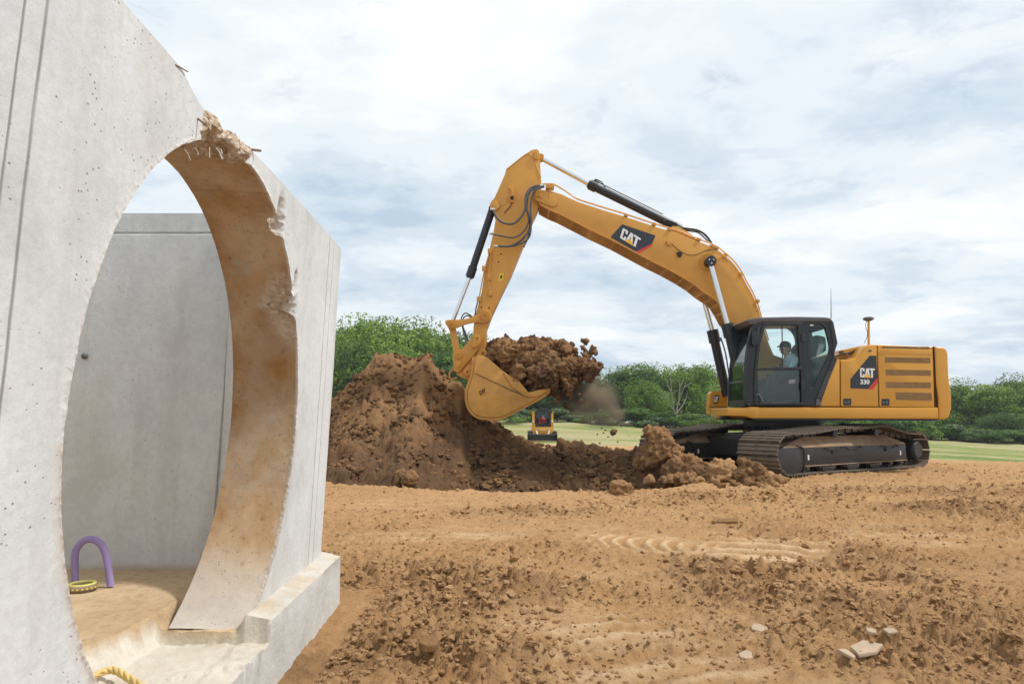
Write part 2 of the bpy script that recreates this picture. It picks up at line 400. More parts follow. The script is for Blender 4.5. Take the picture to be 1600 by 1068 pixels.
def surf(x, y):
    ys, wd, Z, nc = GRID; x = np.asarray(x, float); y = np.asarray(y, float)
    r = np.clip(np.searchsorted(ys, y), 0, len(ys)-1); c = np.clip(((x/wd[r]+1)/2*(nc-1)).round().astype(int), 0, nc-1); return Z[r, c]
def build_ground():
    ys = []; y = 2.0
    while y < 16: ys.append(y); y *= 1.0043
    while y < 45: ys.append(y); y *= 1.012
    while y < 250: ys.append(y); y *= 1.06
    ys = np.concatenate([np.linspace(-40, -1, 14), np.linspace(-.5, 1.9, 40), ys])
    nc = 820; u = np.linspace(-1, 1, nc); wd = 1.02*np.maximum(np.abs(ys), 1.5)+1.6+np.maximum(ys-45, 0)*1.2
    X = u[None, :]*wd[:, None]; Y = np.repeat(ys[:, None], nc, 1); x, y = X.ravel(), Y.ravel()
    z = terrain(x, y); ch = np.clip(blobs(x, y, CHURN)+.55*sstep(.0, .5, fbm(x*.8, y*.8, o=3, seed=21)), 0, 1)
    sm = np.clip(blobs(x, y, SMOOTH)*1.15+.35*sstep(.1, .5, fbm(x*.6+40, y*.6, o=3, seed=33)), 0, 1)
    ch = ch*(1-.85*sstep(.25, .8, sm)); near = 1-sstep(14, 30, y); vis = (y > 1)*(y < 60)
    fine = 1-sstep(7, 11, y)
    d = np.zeros_like(x); k = vis > 0; xx, yy = x[k], y[k]
    c1 = clods(xx, yy, .17, 1, .75); c2 = clods(xx, yy, .075, 2, .8); c3 = clods(xx, yy, .036, 3, .75)
    f1 = fbm(xx*5, yy*5, o=4, seed=41); f2 = fbm(xx*18, yy*18, o=3, seed=42)
    chk, smk, fk = ch[k], sm[k], fine[k]
    dd = c1*(.5*sstep(.25, .85, chk))+c2*(.62+.7*chk)*(1-.7*smk)+c3*(1.0+1.1*chk)*fk*(1-.6*smk)+.024*f1*(.35+.65*chk)+.016*f2*(1-.4*smk)*(.5+chk)+.03*sstep(.3, .9, chk)
    keepoff = .25+.75*sstep(-.85, -.55, xx+.0*yy)*1.0; keepoff = np.where(yy < 4.4, keepoff, 1); d[k] = dd*near[k]*keepoff
    # pale ridges pressed by a track
    def rip(px, py, rx, ry, ang, lam, amp, curve=0.0):
        g = G(px, py); dx, dy = x-g.x, y-g.y; c, s = math.cos(ang), math.sin(ang)
        a = dx*c+dy*s; b = -dx*s+dy*c+curve*a*a; wv = .5+.5*np.cos(2*math.pi*b/lam+1.3*vnoise(a*5, b*5, seed=8)+.7*vnoise(a*13, b*13, seed=9))
        m = np.exp(-((a/rx)**4+(b/ry)**4)); return m*wv**3, amp*m*(wv**.8-.5), m
    pale = np.zeros_like(x); env = np.zeros_like(x)
    for a in ((1185, 862, .46, .66, -.5, .29, .065, 0), (1012, 850, .27, .55, 1.3, .13, .045, 1.1), (1430, 838, .7, .3, -.3, .3, .02, 0), (930, 1000, .5, .35, .35, .17, .02, 0), (660, 845, .7, .3, .1, .22, .02, 0), (1020, 1040, .5, .3, .3, .2, .018, 0)):
        m, h, e_ = rip(*a); env = np.maximum(env, e_*(a[6] > .025)); pale = np.maximum(pale, np.clip(m*1.45*(.55+.6*sstep(-.5, .4, fbm(x*7, y*7, o=3, seed=71)))*(a[6] > .025)+m*.5*(a[6] <= .025), 0, 1)); z = z+h
    z = z+d*(1-.62*env); sm = sm*(1-env)
    p = pit(x, y); moist = sstep(.02, .2, p)
    z = z-1.15*p+p*(.10*fbm(x*3, y*3, o=4, seed=61)+.8*clods(x, y, .3, 62, .8)+.6*clods(x, y, .13, 63, .8))
    lip = np.exp(-((y-np.interp(x, [q[0] for q in PIT_F], [q[1] for q in PIT_F])+.2)/.3)**2)*(x > -4)*(x < 3)*(1-p); z = z+lip*(.03+.03*fbm(x*3, y*3, o=2, seed=66))
    # under the machine the earth is pressed flat
    rock = np.zeros_like(x)
    moist = np.clip(moist+.6*sstep(.35, .8, ch)*sstep(-.2, .4, fbm(x*2, y*2, o=3, seed=55))*near*.8, 0, 1)
    pale = np.clip(pale+.45*sm*sstep(-.1, .45, fbm(x*3, y*6, o=4, seed=91))+.25*sstep(30, 38, y), 0, 1)*(1-moist)
    GRID.extend([ys, wd, z.reshape(len(ys), nc), nc])
    faces = grid_faces(len(ys), nc); cx = x[faces].mean(1); cy = y[faces].mean(1)
    gr = cy > grass_line(cx)+.5*fbm(cx*1.5, cy*1.5, o=3, seed=15)
    v = np.stack([x, y, z], 1)
    def sub(mask, nm, mat):
        f = faces[mask]; used = np.unique(f); mp = np.zeros(len(v), np.int32); mp[used] = np.arange(len(used))
        setting(nm, mesh_np(v[used], mp[f], True, {'moist': moist[used], 'pale': pale[used]}), mat)
    sub(~gr, 'ground', M['soil']); sub(gr, 'grass_field', grass_mat())
def grass_mat():
    m = NT('mown_grass'); X = m.xyz(m.co('Object'))
    t = m.math('ADD', m.math('MULTIPLY', X[1], .16), m.math('MULTIPLY', m.noise(.09, 3, .5), 3.0))
    wv = m.N.new('ShaderNodeTexNoise'); wv.inputs['Scale'].default_value = 1.0; wv.inputs['Detail'].default_value = 5
    cb = m.N.new('ShaderNodeCombineXYZ'); m.L.new(m.math('MULTIPLY', X[0], .05), cb.inputs[0]); m.L.new(t, cb.inputs[1]); m.L.new(cb.outputs[0], wv.inputs['Vector'])
    c = m.ramp(wv.outputs[0], [(.36, (.12, .20, .04)), (.43, (.22, .27, .075)), (.48, (.38, .34, .16)), (.60, (.48, .41, .23))])
    n = m.noise(2.5, 8, .75); c = m.mix(m.ramp(n, [(.3, 0.0), (.7, 1.0)]), m.mix(.45, c, (.10, .14, .03)), m.mix(.2, c, (.5, .46, .25)))
    m.set('Base Color', c); m.set('Roughness', 1.0); m.set('Specular IOR Level', .1); m.bump(m.noise(8, 6, .8), .9, .08); return m.m
build_ground()

STONES = ((1352, 1016, .085, .038, .022, .35, 'largest flat pale stone slab half sunk in the foreground dirt'), (1325, 1024, .035, .045, .02, .8, 'pale triangular stone at the left end of the largest slab'),
        (1393, 999, .035, .028, .014, -.5, 'pale stone flake right of the largest slab'), (1363, 996, .03, .025, .014, .2, 'small pale stone touching the back of the largest slab'),
        (1186, 970, .045, .032, .015, .1, 'flat dusty stone plate alone in the middle of the churned patch'), (1165, 1007, .045, .03, .015, .4, 'sandy flat stone near the bottom centre right'), 
        (1134, 813, .13, .05, .035, -.35, 'dark flat clod lying above the pale track marks'), (672, 1018, .05, .045, .04, .3, 'rounded earth lump near the bottom left of the bare ground'))
# loose small lumps of earth lying on the ground: too many to count
def lump_templates(n, sub, seed, rough=.35, seam=.25):
    out = []
    for i in range(n):
        bm = bmesh.new(); bmesh.ops.create_icosphere(bm, subdivisions=sub, radius=1); bm.verts.ensure_lookup_table()
        v = np.array([q.co[:] for q in bm.verts]); f = np.array([[q.index for q in t.verts] for t in bm.faces]); bm.free()
        s = i*17.3+seed; a = 1+rough*fbm(v[:, 0]*1.1+s, v[:, 1]*1.1, v[:, 2]*1.1, 3, seed+i)*1.6
        a = a+seam*fbm(v[:, 0]*3+s, v[:, 1]*3, v[:, 2]*3, 2, seed+i+40); sc = np.array([1, .6+.4*random.random(), .5+.35*random.random()])
        out.append((v*a[:, None]*sc, f))
    return out
def scatter(pts, sizes, temps, zs, sink=.25, moist=None, pale=None, rs=1):
    rng = np.random.RandomState(rs); V = []; Fc = []; A = []; B = []; off = 0
    for i in range(len(pts)):
        v, f = temps[rng.randint(len(temps))]; a = rng.rand()*6.283; c, s = math.cos(a), math.sin(a); t = (rng.rand()-.5)*.9
        q = v.copy(); q = np.stack([q[:, 0], q[:, 1]*math.cos(t)-q[:, 2]*math.sin(t), q[:, 1]*math.sin(t)+q[:, 2]*math.cos(t)], 1)
        q = np.stack([q[:, 0]*c-q[:, 1]*s, q[:, 0]*s+q[:, 1]*c, q[:, 2]], 1)*sizes[i]
        q += np.array([pts[i][0], pts[i][1], zs[i]+sizes[i]*(.5-sink)]); V.append(q); Fc.append(f+off); off += len(v)
        A.append(np.full(len(v), 0 if moist is None else moist[i])); B.append(np.full(len(v), 0 if pale is None else pale[i]))
    return mesh_np(np.concatenate(V), np.concatenate(Fc), False, {'moist': np.concatenate(A), 'pale': np.concatenate(B)})
def build_lumps(n, seed, sub, s0, s1, name):
    rng = np.random.RandomState(seed)
    y = 2.2*(16/2.2)**(rng.rand(n)**.85); x = (rng.rand(n)*2-1)*(.95*y+.8); k = x > -.95*y
    x, y = x[k], y[k]; ch = np.clip(blobs(x, y, CHURN)+.4*sstep(.0, .5, fbm(x*.8, y*.8, o=3, seed=21)), 0, 1); sm = blobs(x, y, SMOOTH)
    keep = rng.rand(len(x)) < (.24+.76*ch)*(1-.75*np.clip(sm, 0, 1))*.8*np.where(y > 4.5, .6+.4*ch, 1)*(1-.8*np.clip(blobs(x, y, [(1180, 860, .7, .7, 1), (1012, 850, .45, .65, 1)])*1.3, 0, 1))
    inside = (x < -.80)*(y < 4.3); keep &= ~inside
    for a in STONES: g = G(a[0], a[1]); keep &= ~((np.abs(x-g.x) < a[2]+.01)*(np.abs(y-g.y) < a[3]+.02))
    keep &= (y > 0); keep &= (pit(x, y) < .05)
    c1 = (np.abs((x-5.66)*.848+(y-14.4)*.53) < 2.6)*(np.abs(-(x-5.66)*.53+(y-14.4)*.848) < 2.2); keep &= ~c1
    x, y, ch = x[keep], y[keep], ch[keep]
    s = s0+s1*rng.rand(len(x))**2.5*(.4+.6*ch); s = s*(1+.09*np.maximum(y-3, 0)); z = surf(x, y)
    me = scatter(np.stack([x, y], 1), s, lump_templates(12, sub, 100+seed, .45, .35), z, .38, .18*rng.rand(len(x))**2*ch, .35*rng.rand(len(x))**2, 2)
    setting(name, me, M['soil'], 'stuff')
    print('lumps', len(x))
build_lumps(150000, 5, 1, .0045, .017, 'soil_crumbs')
build_lumps(22000, 6, 2, .009, .026, 'loose_earth')

# ================================================================ DIRT PILE
RX = [518, 545, 560, 578, 592, 600, 612, 625, 640, 655, 664, 669, 673, 679, 690, 705, 725, 745, 765, 785, 805, 830, 860, 880, 905, 930, 950, 985, 1010, 1060]
RY = [627, 605, 590, 576, 563, 558, 553, 556, 563, 561, 556, 554, 557, 572, 583, 597, 614, 638, 655, 670, 684, 694, 700, 701, 702, 704, 706, 708, 711, 717]
YR = 15.4
_rx = [P(a, b, YR).x for a, b in zip(RX, RY)]; _rz = [P(a, b, YR).z for a, b in zip(RX, RY)]
_rx = [-11, -8, -6.2]+_rx+[5.2]; _rz = [-.3, .1, .8]+_rz+[-.25]
def pile_h(x, y):
    r = np.interp(x, _rx, _rz); yr = YR+.25*fbm(x*1.2, x*0+3.3, o=2, seed=5); d = y-yr
    fr = np.maximum(-d-.12, 0); bk = np.maximum(d-.12, 0)
    sl = .80+.10*fbm(x*.9, y*.9, o=2, seed=6)
    h = r-np.minimum(fr, 2.0)*sl-np.maximum(fr-2.0, 0)*.42-bk*.85
    low = sstep(-.6, -.1, x); h = np.where(d < 0, h*(1-low)+(r-fr*.62)*low, h)
    return h
def build_pile():
    xs = np.arange(-9.2, 5.4, .034); ys = np.arange(11.0, 20, .034); X, Y = np.meshgrid(xs, ys); x, y = X.ravel(), Y.ravel()
    h = pile_h(x, y)
    ridge = fbm(x*1.6, y*1.6, o=4, seed=11); lumpy = sstep(.0, .45, fbm(x*.9+7, y*.9, o=3, seed=12))
    front = sstep(1.1, -.2, h)               # the foot is rougher
    k = np.clip(lumpy+.6*front, 0, 1)
    cr_ = lambda c, sd_: _hash(np.floor((x+c*.5*vnoise(x/c*2, y/c*2, seed=sd_))/c), np.floor((y+c*.5*vnoise(x/c*2+5, y/c*2, seed=sd_+1))/c), x*0+sd_)-.5
    h = h+(.24*cr_(.36, 5)*k+.13*cr_(.15, 6)+.06*cr_(.08, 7))*sstep(-.9, .2, fbm(x*1.1, y*1.1, o=2, seed=8))+.16*ridge*(.4+.6*k)+clods(x, y, .42, 13, .6)*.55*k+clods(x, y, .2, 14, .75)*(.35+.6*k)+clods(x, y, .09, 15, .8)*.7+.03*fbm(x*9, y*9, o=3, seed=16)
    moist = np.clip(.22+.5*k*sstep(-.2, .4, fbm(x*1.4, y*1.4, o=3, seed=18))+.75*sstep(.9, .2, h)*sstep(-1.2, -.4, x*.0+fbm(x, y, o=2, seed=19)), 0, 1)
    F_ = grid_faces(len(ys), len(xs)); gnd = terrain(x, y)-.9*pit(x, y); ok = (h > gnd-.12); f = F_[ok[F_].any(1)]
    used = np.unique(f); mp = np.zeros(len(x), np.int32); mp[used] = np.arange(len(used))
    v = np.stack([x, y, h], 1)[used]; me = mesh_np(v, mp[f], True, {'moist': moist[used], 'pale': 0*moist[used]})
    o = single('dirt_pile', me, M['damp'], (-2.4, 15.4, 0), 'tall brown heap of dug earth behind the trench with a ragged peak', 'dirt pile')
    rng = np.random.RandomState(9); n = 11000; x = rng.rand(n)*12-7; y = 11.6+rng.rand(n)*3.9; h = pile_h(x, y); gnd = terrain(x, y)-1.0*pit(x, y); hh = np.maximum(h, gnd)
    s = .018+.05*rng.rand(n)**3+.07*rng.rand(n)**9; low = h < .9; keep = (h > gnd-.2) & (rng.rand(n) < np.where(low, .9, .4)); x, y, hh, s = x[keep], y[keep], hh[keep], s[keep]
    me = scatter(np.stack([x, y], 1), s, lump_templates(9, 2, 300, .4, .3), hh+.03, .4, .3+.7*rng.rand(len(x)), np.zeros(len(x)), 4)
    setting('loose_dug_earth', me, M['damp'], 'stuff')
build_pile()
def worley3(x, y, z, seed):
    q = np.stack([x, y, z]); c = np.floor(q); f1 = np.full(x.shape, 9.); f2 = f1.copy(); s = np.full(x.shape, float(seed))
    for i in (-1, 0, 1):
        for j in (-1, 0, 1):
            for k in (-1, 0, 1):
                a, b, e = c[0]+i, c[1]+j, c[2]+k
                d = np.sqrt((a+_hash(a, b, e, s)-x)**2+(b+_hash(a, b, e, s+1)-y)**2+(e+_hash(a, b, e, s+2)-z)**2)
                f2 = np.minimum(np.maximum(d, f1), f2); f1 = np.minimum(f1, d)
    return f1, f2
def cellrand3(x, y, z, seed):
    c = np.floor(np.stack([x, y, z])); best = np.full(x.shape, 9.); val = np.zeros(x.shape); s = np.full(x.shape, float(seed))
    for i in (-1, 0, 1):
        for j in (-1, 0, 1):
            for k in (-1, 0, 1):
                a, b, e = c[0]+i, c[1]+j, c[2]+k
                d = (a+_hash(a, b, e, s)-x)**2+(b+_hash(a, b, e, s+1)-y)**2+(e+_hash(a, b, e, s+2)-z)**2
                m = d < best; best = np.where(m, d, best); val = np.where(m, _hash(a, b, e, s+3), val)
    return val
def earth_mass(ells, voxel, amp, sc, seed):           # rough clod built from merged lumps
    def ex(bm):
        for c, r in ells:
            m = Matrix.Translation(Vector(c)) @ Matrix.Rotation(random.random()*6.28, 4, 'Z') @ Matrix.Diagonal((*r, 1)) if not isinstance(r, float) else Matrix.Translation(Vector(c)) @ Matrix.Diagonal((r, r, r, 1))
            bmesh.ops.create_icosphere(bm, subdivisions=3, radius=1, matrix=m)
    me = capsules([], ex)
    def disp(co):
        x, y, z = co.T
        f1, f2 = worley3(x*sc*1.3, y*sc*1.3, z*sc*1.3, seed); g1_, g2_ = worley3(x*sc*3.3, y*sc*3.3, z*sc*3.3, seed+1)
        return amp*(1.5*f1-.7+.9*(cellrand3(x*sc*1.1, y*sc*1.1, z*sc*1.1, seed+2)-.5)+.7*g1_-.35+.5*(cellrand3(x*sc*2.7, y*sc*2.7, z*sc*2.7, seed+3)-.5))+amp*(.8*fbm(x*sc, y*sc, z*sc, 4, seed, .6)+.9*np.abs(fbm(x*sc*2.1, y*sc*2.1, z*sc*2.1, 3, seed+9))-.6*np.abs(fbm(x*sc*4, y*sc*4, z*sc*4, 3, seed+5, .6))+.22*fbm(x*sc*8, y*sc*8, z*sc*8, 2, seed+6, .6))
    me = remesh(me, voxel, disp)
    n = len(me.vertices); co = np.zeros(n*3, np.float32); me.vertices.foreach_get('co', co); co = co.reshape(-1, 3).astype(float)
    a = me.attributes.new('moist', 'FLOAT', 'POINT'); a.data.foreach_set('value', np.clip(.38+1.1*fbm(co[:, 0]*1.7, co[:, 1]*1.7, co[:, 2]*1.7, 3, seed+2), 0, 1).astype(np.float32))
    me.attributes.new('pale', 'FLOAT', 'POINT'); return me
def E(px, py, Y, r, k=(1, 1, 1)): return (P(px, py, Y), (r*k[0], r*k[1], r*k[2]))
# big clods thrown up in front of the tracks
for ells, base, lab, seed in (
    ([E(1029, 690, 12.0, .22), E(1019, 682, 12.1, .16), E(1040, 704, 11.9, .26), E(1025, 716, 12.0, .30), E(1034, 678, 12.1, .13)], (2.6, 12.0, 0), 'tall upright clod of brown earth before the far track', 3),
    ([E(1073, 732, 11.7, .22), E(1060, 744, 11.6, .26), E(1093, 746, 11.5, .18), E(1105, 738, 11.6, .15)], (2.9, 11.6, 0), 'broad low clod of earth between the tall clod and the near track', 4),
    ([E(1133, 733, 11.2, .14), E(1128, 744, 11.1, .19), E(1146, 747, 11.1, .15)], (3.5, 11.1, 0), 'narrow pointed clod at the left corner of the near track', 5),
    ([E(1166, 729, 10.95, .12), E(1178, 741, 10.9, .18), E(1163, 747, 10.9, .15), E(1194, 749, 10.95, .08)], (3.9, 10.9, 0), 'sloping clod of earth pushed up against the near track front', 6),
    ([E(968, 764, 9.5, .12), E(978, 768, 9.5, .09)], (1.6, 9.5, 0), 'small ochre clod sitting on the near lip of the trench', 7),
    ([E(640, 748, 11.2, .13), E(628, 742, 11.4, .10)], (-1.7, 11.2, 0), 'small dark clod on the slope below the dirt pile', 8)):
    me = earth_mass(ells, .019 if seed < 7 else .012, .075 if seed < 7 else .03, 4.6 if seed < 7 else 8, seed)
    single('earth_clod', me, M['soil'] if seed in (7, 5) else M['damp'], base, lab, 'clod')
def spill():
    ell = []; rng = np.random.RandomState(12)
    for i in range(60):
        t = rng.rand(); px = 1015+t*195+rng.randn()*8; py = 752-10*rng.rand(); Y = 11.9-1.2*t+rng.randn()*.35; g = P(px, 700, Y); r = .04+.085*rng.rand()**2
        ell.append((Vector((g.x, Y, .02+r*.4)), (r*1.3, r, r*.9)))
    for i in range(26):
        t = rng.rand(); g = P(1000+t*70, 700, 12+rng.rand()*.8); r = .08+.11*rng.rand(); ell.append((Vector((g.x, g.y, .05+.2*rng.rand())), (r, r, r)))
    single('earth_spill', earth_mass(ell, .02, .05, 7, 31), M['soil'], (3, 11.5, 0), 'broken earth spilled along the ground around the big clods', 'earth')
spill()

# pale broken stones in the foreground
for (px, py, sx, sy, sz, rot, lab) in STONES:
    g = G(px, py, .05); g.z = float(max(surf([g.x+a*sx*.7], [g.y+b*sy*.7])[0] for a in (-1, -.5, 0, .5, 1) for b in (-1, -.5, 0, .5, 1)))-.006; bm = bmesh.new(); rr = random.Random(px); n = 6; pts = []
    for i in range(n):
        a = 6.283*i/n+rr.uniform(-.35, .35); r = rr.uniform(.65, 1.2); pts.append(Vector((math.cos(a)*sx*r, math.sin(a)*sy*r, 0)))
    rot_m = Matrix.Translation(g) @ Matrix.Rotation(rot, 4, 'Z') @ Matrix.Rotation(.38, 4, 'X') @ Matrix.Rotation(rr.uniform(-.2, .2), 4, 'Y')
    bm_prism(bm, [rot_m @ p for p in pts], (0, 0, sz*.8), min(.006, sz*.25))
    dark = 'dark' in lab or 'earth' in lab
    single('earth_lump' if dark else 'stone', finish(bm), M['damp'] if dark else M['stone'], g, lab, 'clod' if dark else 'stone')

# ================================================================ CONCRETE BOX
YF = 3.95
_A, _B = P(533, 388, YF), P(502, 862, YF)
D = Vector((.033, -1, 0)).normalized(); U = (_A-_B); U = (U/U.z); Nn = U.cross(D).normalized()      # s runs towards the camera, h up
if Nn.x < 0: Nn = -Nn
def wall_sh(px, py):
    d = ray(px, py); o = Vector((0, 0, CH)); t = (_B-o).dot(Nn)/d.dot(Nn); q = o+d*t-_B
    h = q.z/U.z; s = (q-U*h).dot(D); return s, h
def wall_pt(s, h, t=0.0): return _B+D*s+U*h-Nn*t       # t = distance into the wall
ZB = _B.z
GROOVES = [(wall_sh(500, 600)[0]+10, .007), (wall_sh(507, 600)[0]+10, .0045), (wall_sh(50, 200)[0]+10, .0055), (wall_sh(14, 200)[0]+10, .004)]
def concrete():
    m = NT('precast_concrete'); broken = m.attr('broken'); stain = m.attr('stain'); pos = m.co('Object')
    n1 = m.noise(1.1, 8, .65); n2 = m.noise(6, 9, .7); n3 = m.noise(38, 6, .7)
    st = m.noise(5.5, 7, .65, m.co('Object', (1, 1, .10)), .25)
    c = m.mix(m.ramp(n1, [(.3, 0.0), (.7, 1.0)]), (.46, .475, .475), (.69, .70, .70))
    c = m.mix(m.ramp(n2, [(.35, 0.0), (.7, .5)]), c, (.74, .735, .715)); c = m.mix(m.ramp(n3, [(.42, 0.0), (.66, .26)]), c, (.40, .39, .36))
    c = m.mix(m.ramp(st, [(.50, 0.0), (.70, .42)]), c, (.45, .43, .39)); c = m.mix(m.ramp(m.noise(1.9, 7, .7, m.co('Object', (1, 1, .5))), [(.56, 0.0), (.7, .35)]), c, (.47, .42, .34))
    dpos = m.voro(11, 'F1'); hole = m.ramp(dpos, [(.022, 1.0), (.045, 0.0)]); hm = m.math('MULTIPLY', hole, m.ramp(m.noise(2.7, 3, .5), [(.58, 0.0), (.64, 1.0)]))
    d2 = m.ramp(m.voro(43, 'F1'), [(.08, 1.0), (.16, 0.0)]); h2 = m.math('MULTIPLY', d2, m.ramp(m.noise(5, 3, .6), [(.5, 0.0), (.6, 1.0)])); pits = m.math('MAXIMUM', hm, h2)
    c = m.mix(m.math('MULTIPLY', pits, .42), c, (.13, .12, .105))
    # formwork joints
    ws = m.attr('ws'); lw = m.math('ADD', ws, m.math('MULTIPLY', m.math('SUBTRACT', m.noise(2.2, 4, .6), .5), .010)); gv = m.attr('groove')
    for g0, gw in GROOVES:
        gv = m.math('MAXIMUM', gv, m.math('SUBTRACT', 1.0, m.math('DIVIDE', m.math('ABSOLUTE', m.math('SUBTRACT', lw, g0)), gw), True))
    gm = m.math('MULTIPLY', gv, m.ramp(m.noise(13, 4, .6, m.co('Object', (1, 1, .4))), [(.25, .35), (.6, 1.0)])); c = m.mix(m.math('MULTIPLY', gm, .8), c, (.22, .205, .175))
    tan = m.mix(m.ramp(m.noise(2.6, 7, .65, m.co('Object', (1, 1, .45)), .4), [(.36, 0.0), (.62, 1.0)]), (.30, .155, .055), (.50, .37, .235))
    tan = m.mix(m.ramp(n2, [(.4, 0.0), (.7, .55)]), tan, (.44, .30, .16)); tan = m.mix(m.math('MULTIPLY', pits, .5), tan, (.1, .07, .04)); tan = m.mix(m.ramp(m.noise(30, 5, .8), [(.56, 0.0), (.66, .6)]), tan, (.17, .10, .05)); tan = m.mix(m.ramp(m.noise(3.1, 6, .7, m.co('Object', (1, 1, .5))), [(.56, 0.0), (.66, .8)]), tan, (.36, .34, .29))
    c = m.mix(m.math('MULTIPLY', stain, m.ramp(m.noise(4.5, 6, .6), [(.25, .72), (.6, 1.0)]), True), c, tan)
    agg = m.voro(55, 'F1', None, 1); ac = m.mix(m.ramp(agg, [(.2, 0.0), (.8, 1.0)]), (.36, .25, .16), (.64, .54, .42)); ac = m.mix(m.ramp(n3, [(.4, .0), (.6, .6)]), ac, (.62, .50, .38))
    c = m.mix(broken, c, ac); m.set('Base Color', c); m.set('Roughness', .92); m.set('Specular IOR Level', .2)
    h = m.math('SUBTRACT', m.math('ADD', m.math('MULTIPLY', n3, .22), m.math('MULTIPLY', n2, .35)), m.math('MULTIPLY', pits, .5)); h = m.math('SUBTRACT', h, m.math('MULTIPLY', gv, .9))
    h = m.math('ADD', h, m.math('MULTIPLY', m.math('MULTIPLY', broken, m.voro(48)), 3.0)); m.bump(h, .65, .012); return m.m
M['concrete'] = concrete()
def sandy():
    m = NT('sandy_slab'); n = m.noise(2.4, 7, .65); n2 = m.noise(26, 6, .75); b = m.attr('broken')
    c = m.mix(m.ramp(n, [(.3, 0.0), (.7, 1.0)]), (.40, .27, .15), (.60, .45, .28)); c = m.mix(m.ramp(n2, [(.5, 0.0), (.68, .55)]), c, (.25, .155, .08))
    cr = m.mix(m.ramp(n, [(.35, 0.0), (.65, 1.0)]), (.68, .64, .56), (.56, .50, .41)); cr = m.mix(m.ramp(n2, [(.5, 0.0), (.7, .6)]), cr, (.52, .43, .32)); c = m.mix(b, c, cr)
    cc = m.mix(m.ramp(m.noise(4, 8, .7), [(.3, 0.0), (.7, 1.0)]), (.44, .43, .40), (.64, .63, .60)); c = m.mix(m.attr('side'), c, cc)
    m.set('Base Color', c); m.set('Roughness', .93); m.set('Specular IOR Level', .2); m.bump(m.math('ADD', n2, n), .6, .012); return m.m
M['slab'] = sandy()
def build_box():
    root = thing('concrete_box', (-1.9, 2.6, 0), 'large grey precast concrete box with a big round opening and chipped rim', 'concrete structure')
    # ---- pierced wall: rings from the round rim out to the edges of the panel
    sc, rs, hc, rh = 1.578, .886, .751, .931
    s1 = 3.4; tops = [wall_sh(a, b) for a, b in ((533, 388), (500, 351), (450, 296), (420, 263), (398, 240), (388, 230), (378, 221), (366, 211), (355, 201), (348, 188), (335, 183), (326, 178), (318, 169), (312, 161), (308, 154), (300, 139), (285, 108), (240, 57), (190, 0))]
    tops.sort(); ts = [a for a, b in tops]; th = [b for a, b in tops]; slope = (th[-1]-th[0])/(ts[-1]-ts[0]); ts = ts+[s1]; th = th+[th[-1]]
    hb = .236-ZB
    # height of intact top edge is continued level beyond the frame
    angs = list(np.linspace(0, 2*math.pi, 900, endpoint=False)); nr = 22
    def outer(a):
        dx, dz = math.cos(a), math.sin(a); k = 9e9
        if dx > 0: k = min(k, (s1-sc)/dx)
        if dx < 0: k = min(k, (0-sc)/dx)
        if dz < 0: k = min(k, (hb-hc)/dz)
        if dz > 0:
            lo, hi = 0, min(k, 9)
            f = lambda t: hc+dz*t-np.interp(sc+dx*t, ts, th)
            if f(hi) > 0:
                for _ in range(40):
                    mid = (lo+hi)/2
                    if f(mid) > 0: hi = mid
                    else: lo = mid
                k = hi
        return k
    for cs, ch_ in ((0, hb), (s1, hb), (0, th[0]), (s1, th[-1])): angs.append(math.atan2(ch_-hc, cs-sc) % (2*math.pi))
    angs = np.array(sorted(angs)); n = len(angs); ca, sa = np.cos(angs), np.sin(angs)
    rim = rs*rh/np.sqrt((rh*ca)**2+(rs*sa)**2); out = np.array([outer(a) for a in angs]); rim_f = rim+.0025*fbm(angs*30, angs*0, o=3, seed=4)
    rim_f = np.minimum(rim_f, out-.001); rim = np.minimum(rim, out-.001)
    TH = .305
    t = (np.linspace(0, 1, nr)**1.4)[:, None]
    r = rim_f[None, :]*(1-t)+out[None, :]*t; s = sc+r*ca; h = hc+r*sa
    a2 = np.repeat(angs[None, :], nr, 0)
    x = s.ravel(); z = h.ravel()
    smin, smax = wall_sh(390, 234)[0], wall_sh(307, 165)[0]; zone = sstep(smin-.03, smin+.06, x)*(1-sstep(smax-.13, smax-.05, x))*sstep(hc+rh*.80, hc+rh*.93, z)
    zone = zone*sstep(-.5, .1, fbm(x*9, z*9, o=3, seed=2)+.5*zone)
    rr = np.hypot(x-sc, z-hc)/np.repeat(rim[None, :], nr, 0).ravel()
    def chip(px, py, rx_, rz_): q = wall_sh(px, py); return np.exp(-(((x-q[0])/rx_)**2+((z-q[1])/rz_)**2)**2)
    ch = chip(438, 360, .05, .13)+chip(458, 500, .035, .12)*(rr < 1.06)+chip(462, 440, .03, .05)
    rimb = (1-sstep(1.004, 1.016, rr+.008*fbm(a2.ravel()*40, x*0, o=3, seed=19))); edge = sstep(1.03, 1.0, rr)*(sstep(.1, .5, fbm(a2.ravel()*14, x*0, o=3, seed=9)))*.25
    br = np.clip(zone*1.2+ch*1.3*sstep(-.4, .2, fbm(x*14, z*14, o=3, seed=7)), 0, 1)
    brc = np.maximum(br, .28*rimb)
    tt = br*(.045+.05*np.abs(fbm(x*12, z*12, o=4, seed=6)))+edge*.006+.003*fbm(x*3, z*3, o=3, seed=1)
    tt = tt+.03*zone*sstep(.3, .0, rr-1)
    g1 = lambda s0, w_: np.exp(-((x-s0)/w_)**4)
    gro = 0*x
    WS = [x+10.0]
    V = [np.array([wall_pt(a, b, c) for a, b, c in zip(x, z, tt)])]; BR = [brc]; ST = [np.clip(.35*sstep(1.04, 1.0, rr)*(z < .7)+.12*sstep(.25, .0, z), 0, 1)]; GR = [gro]
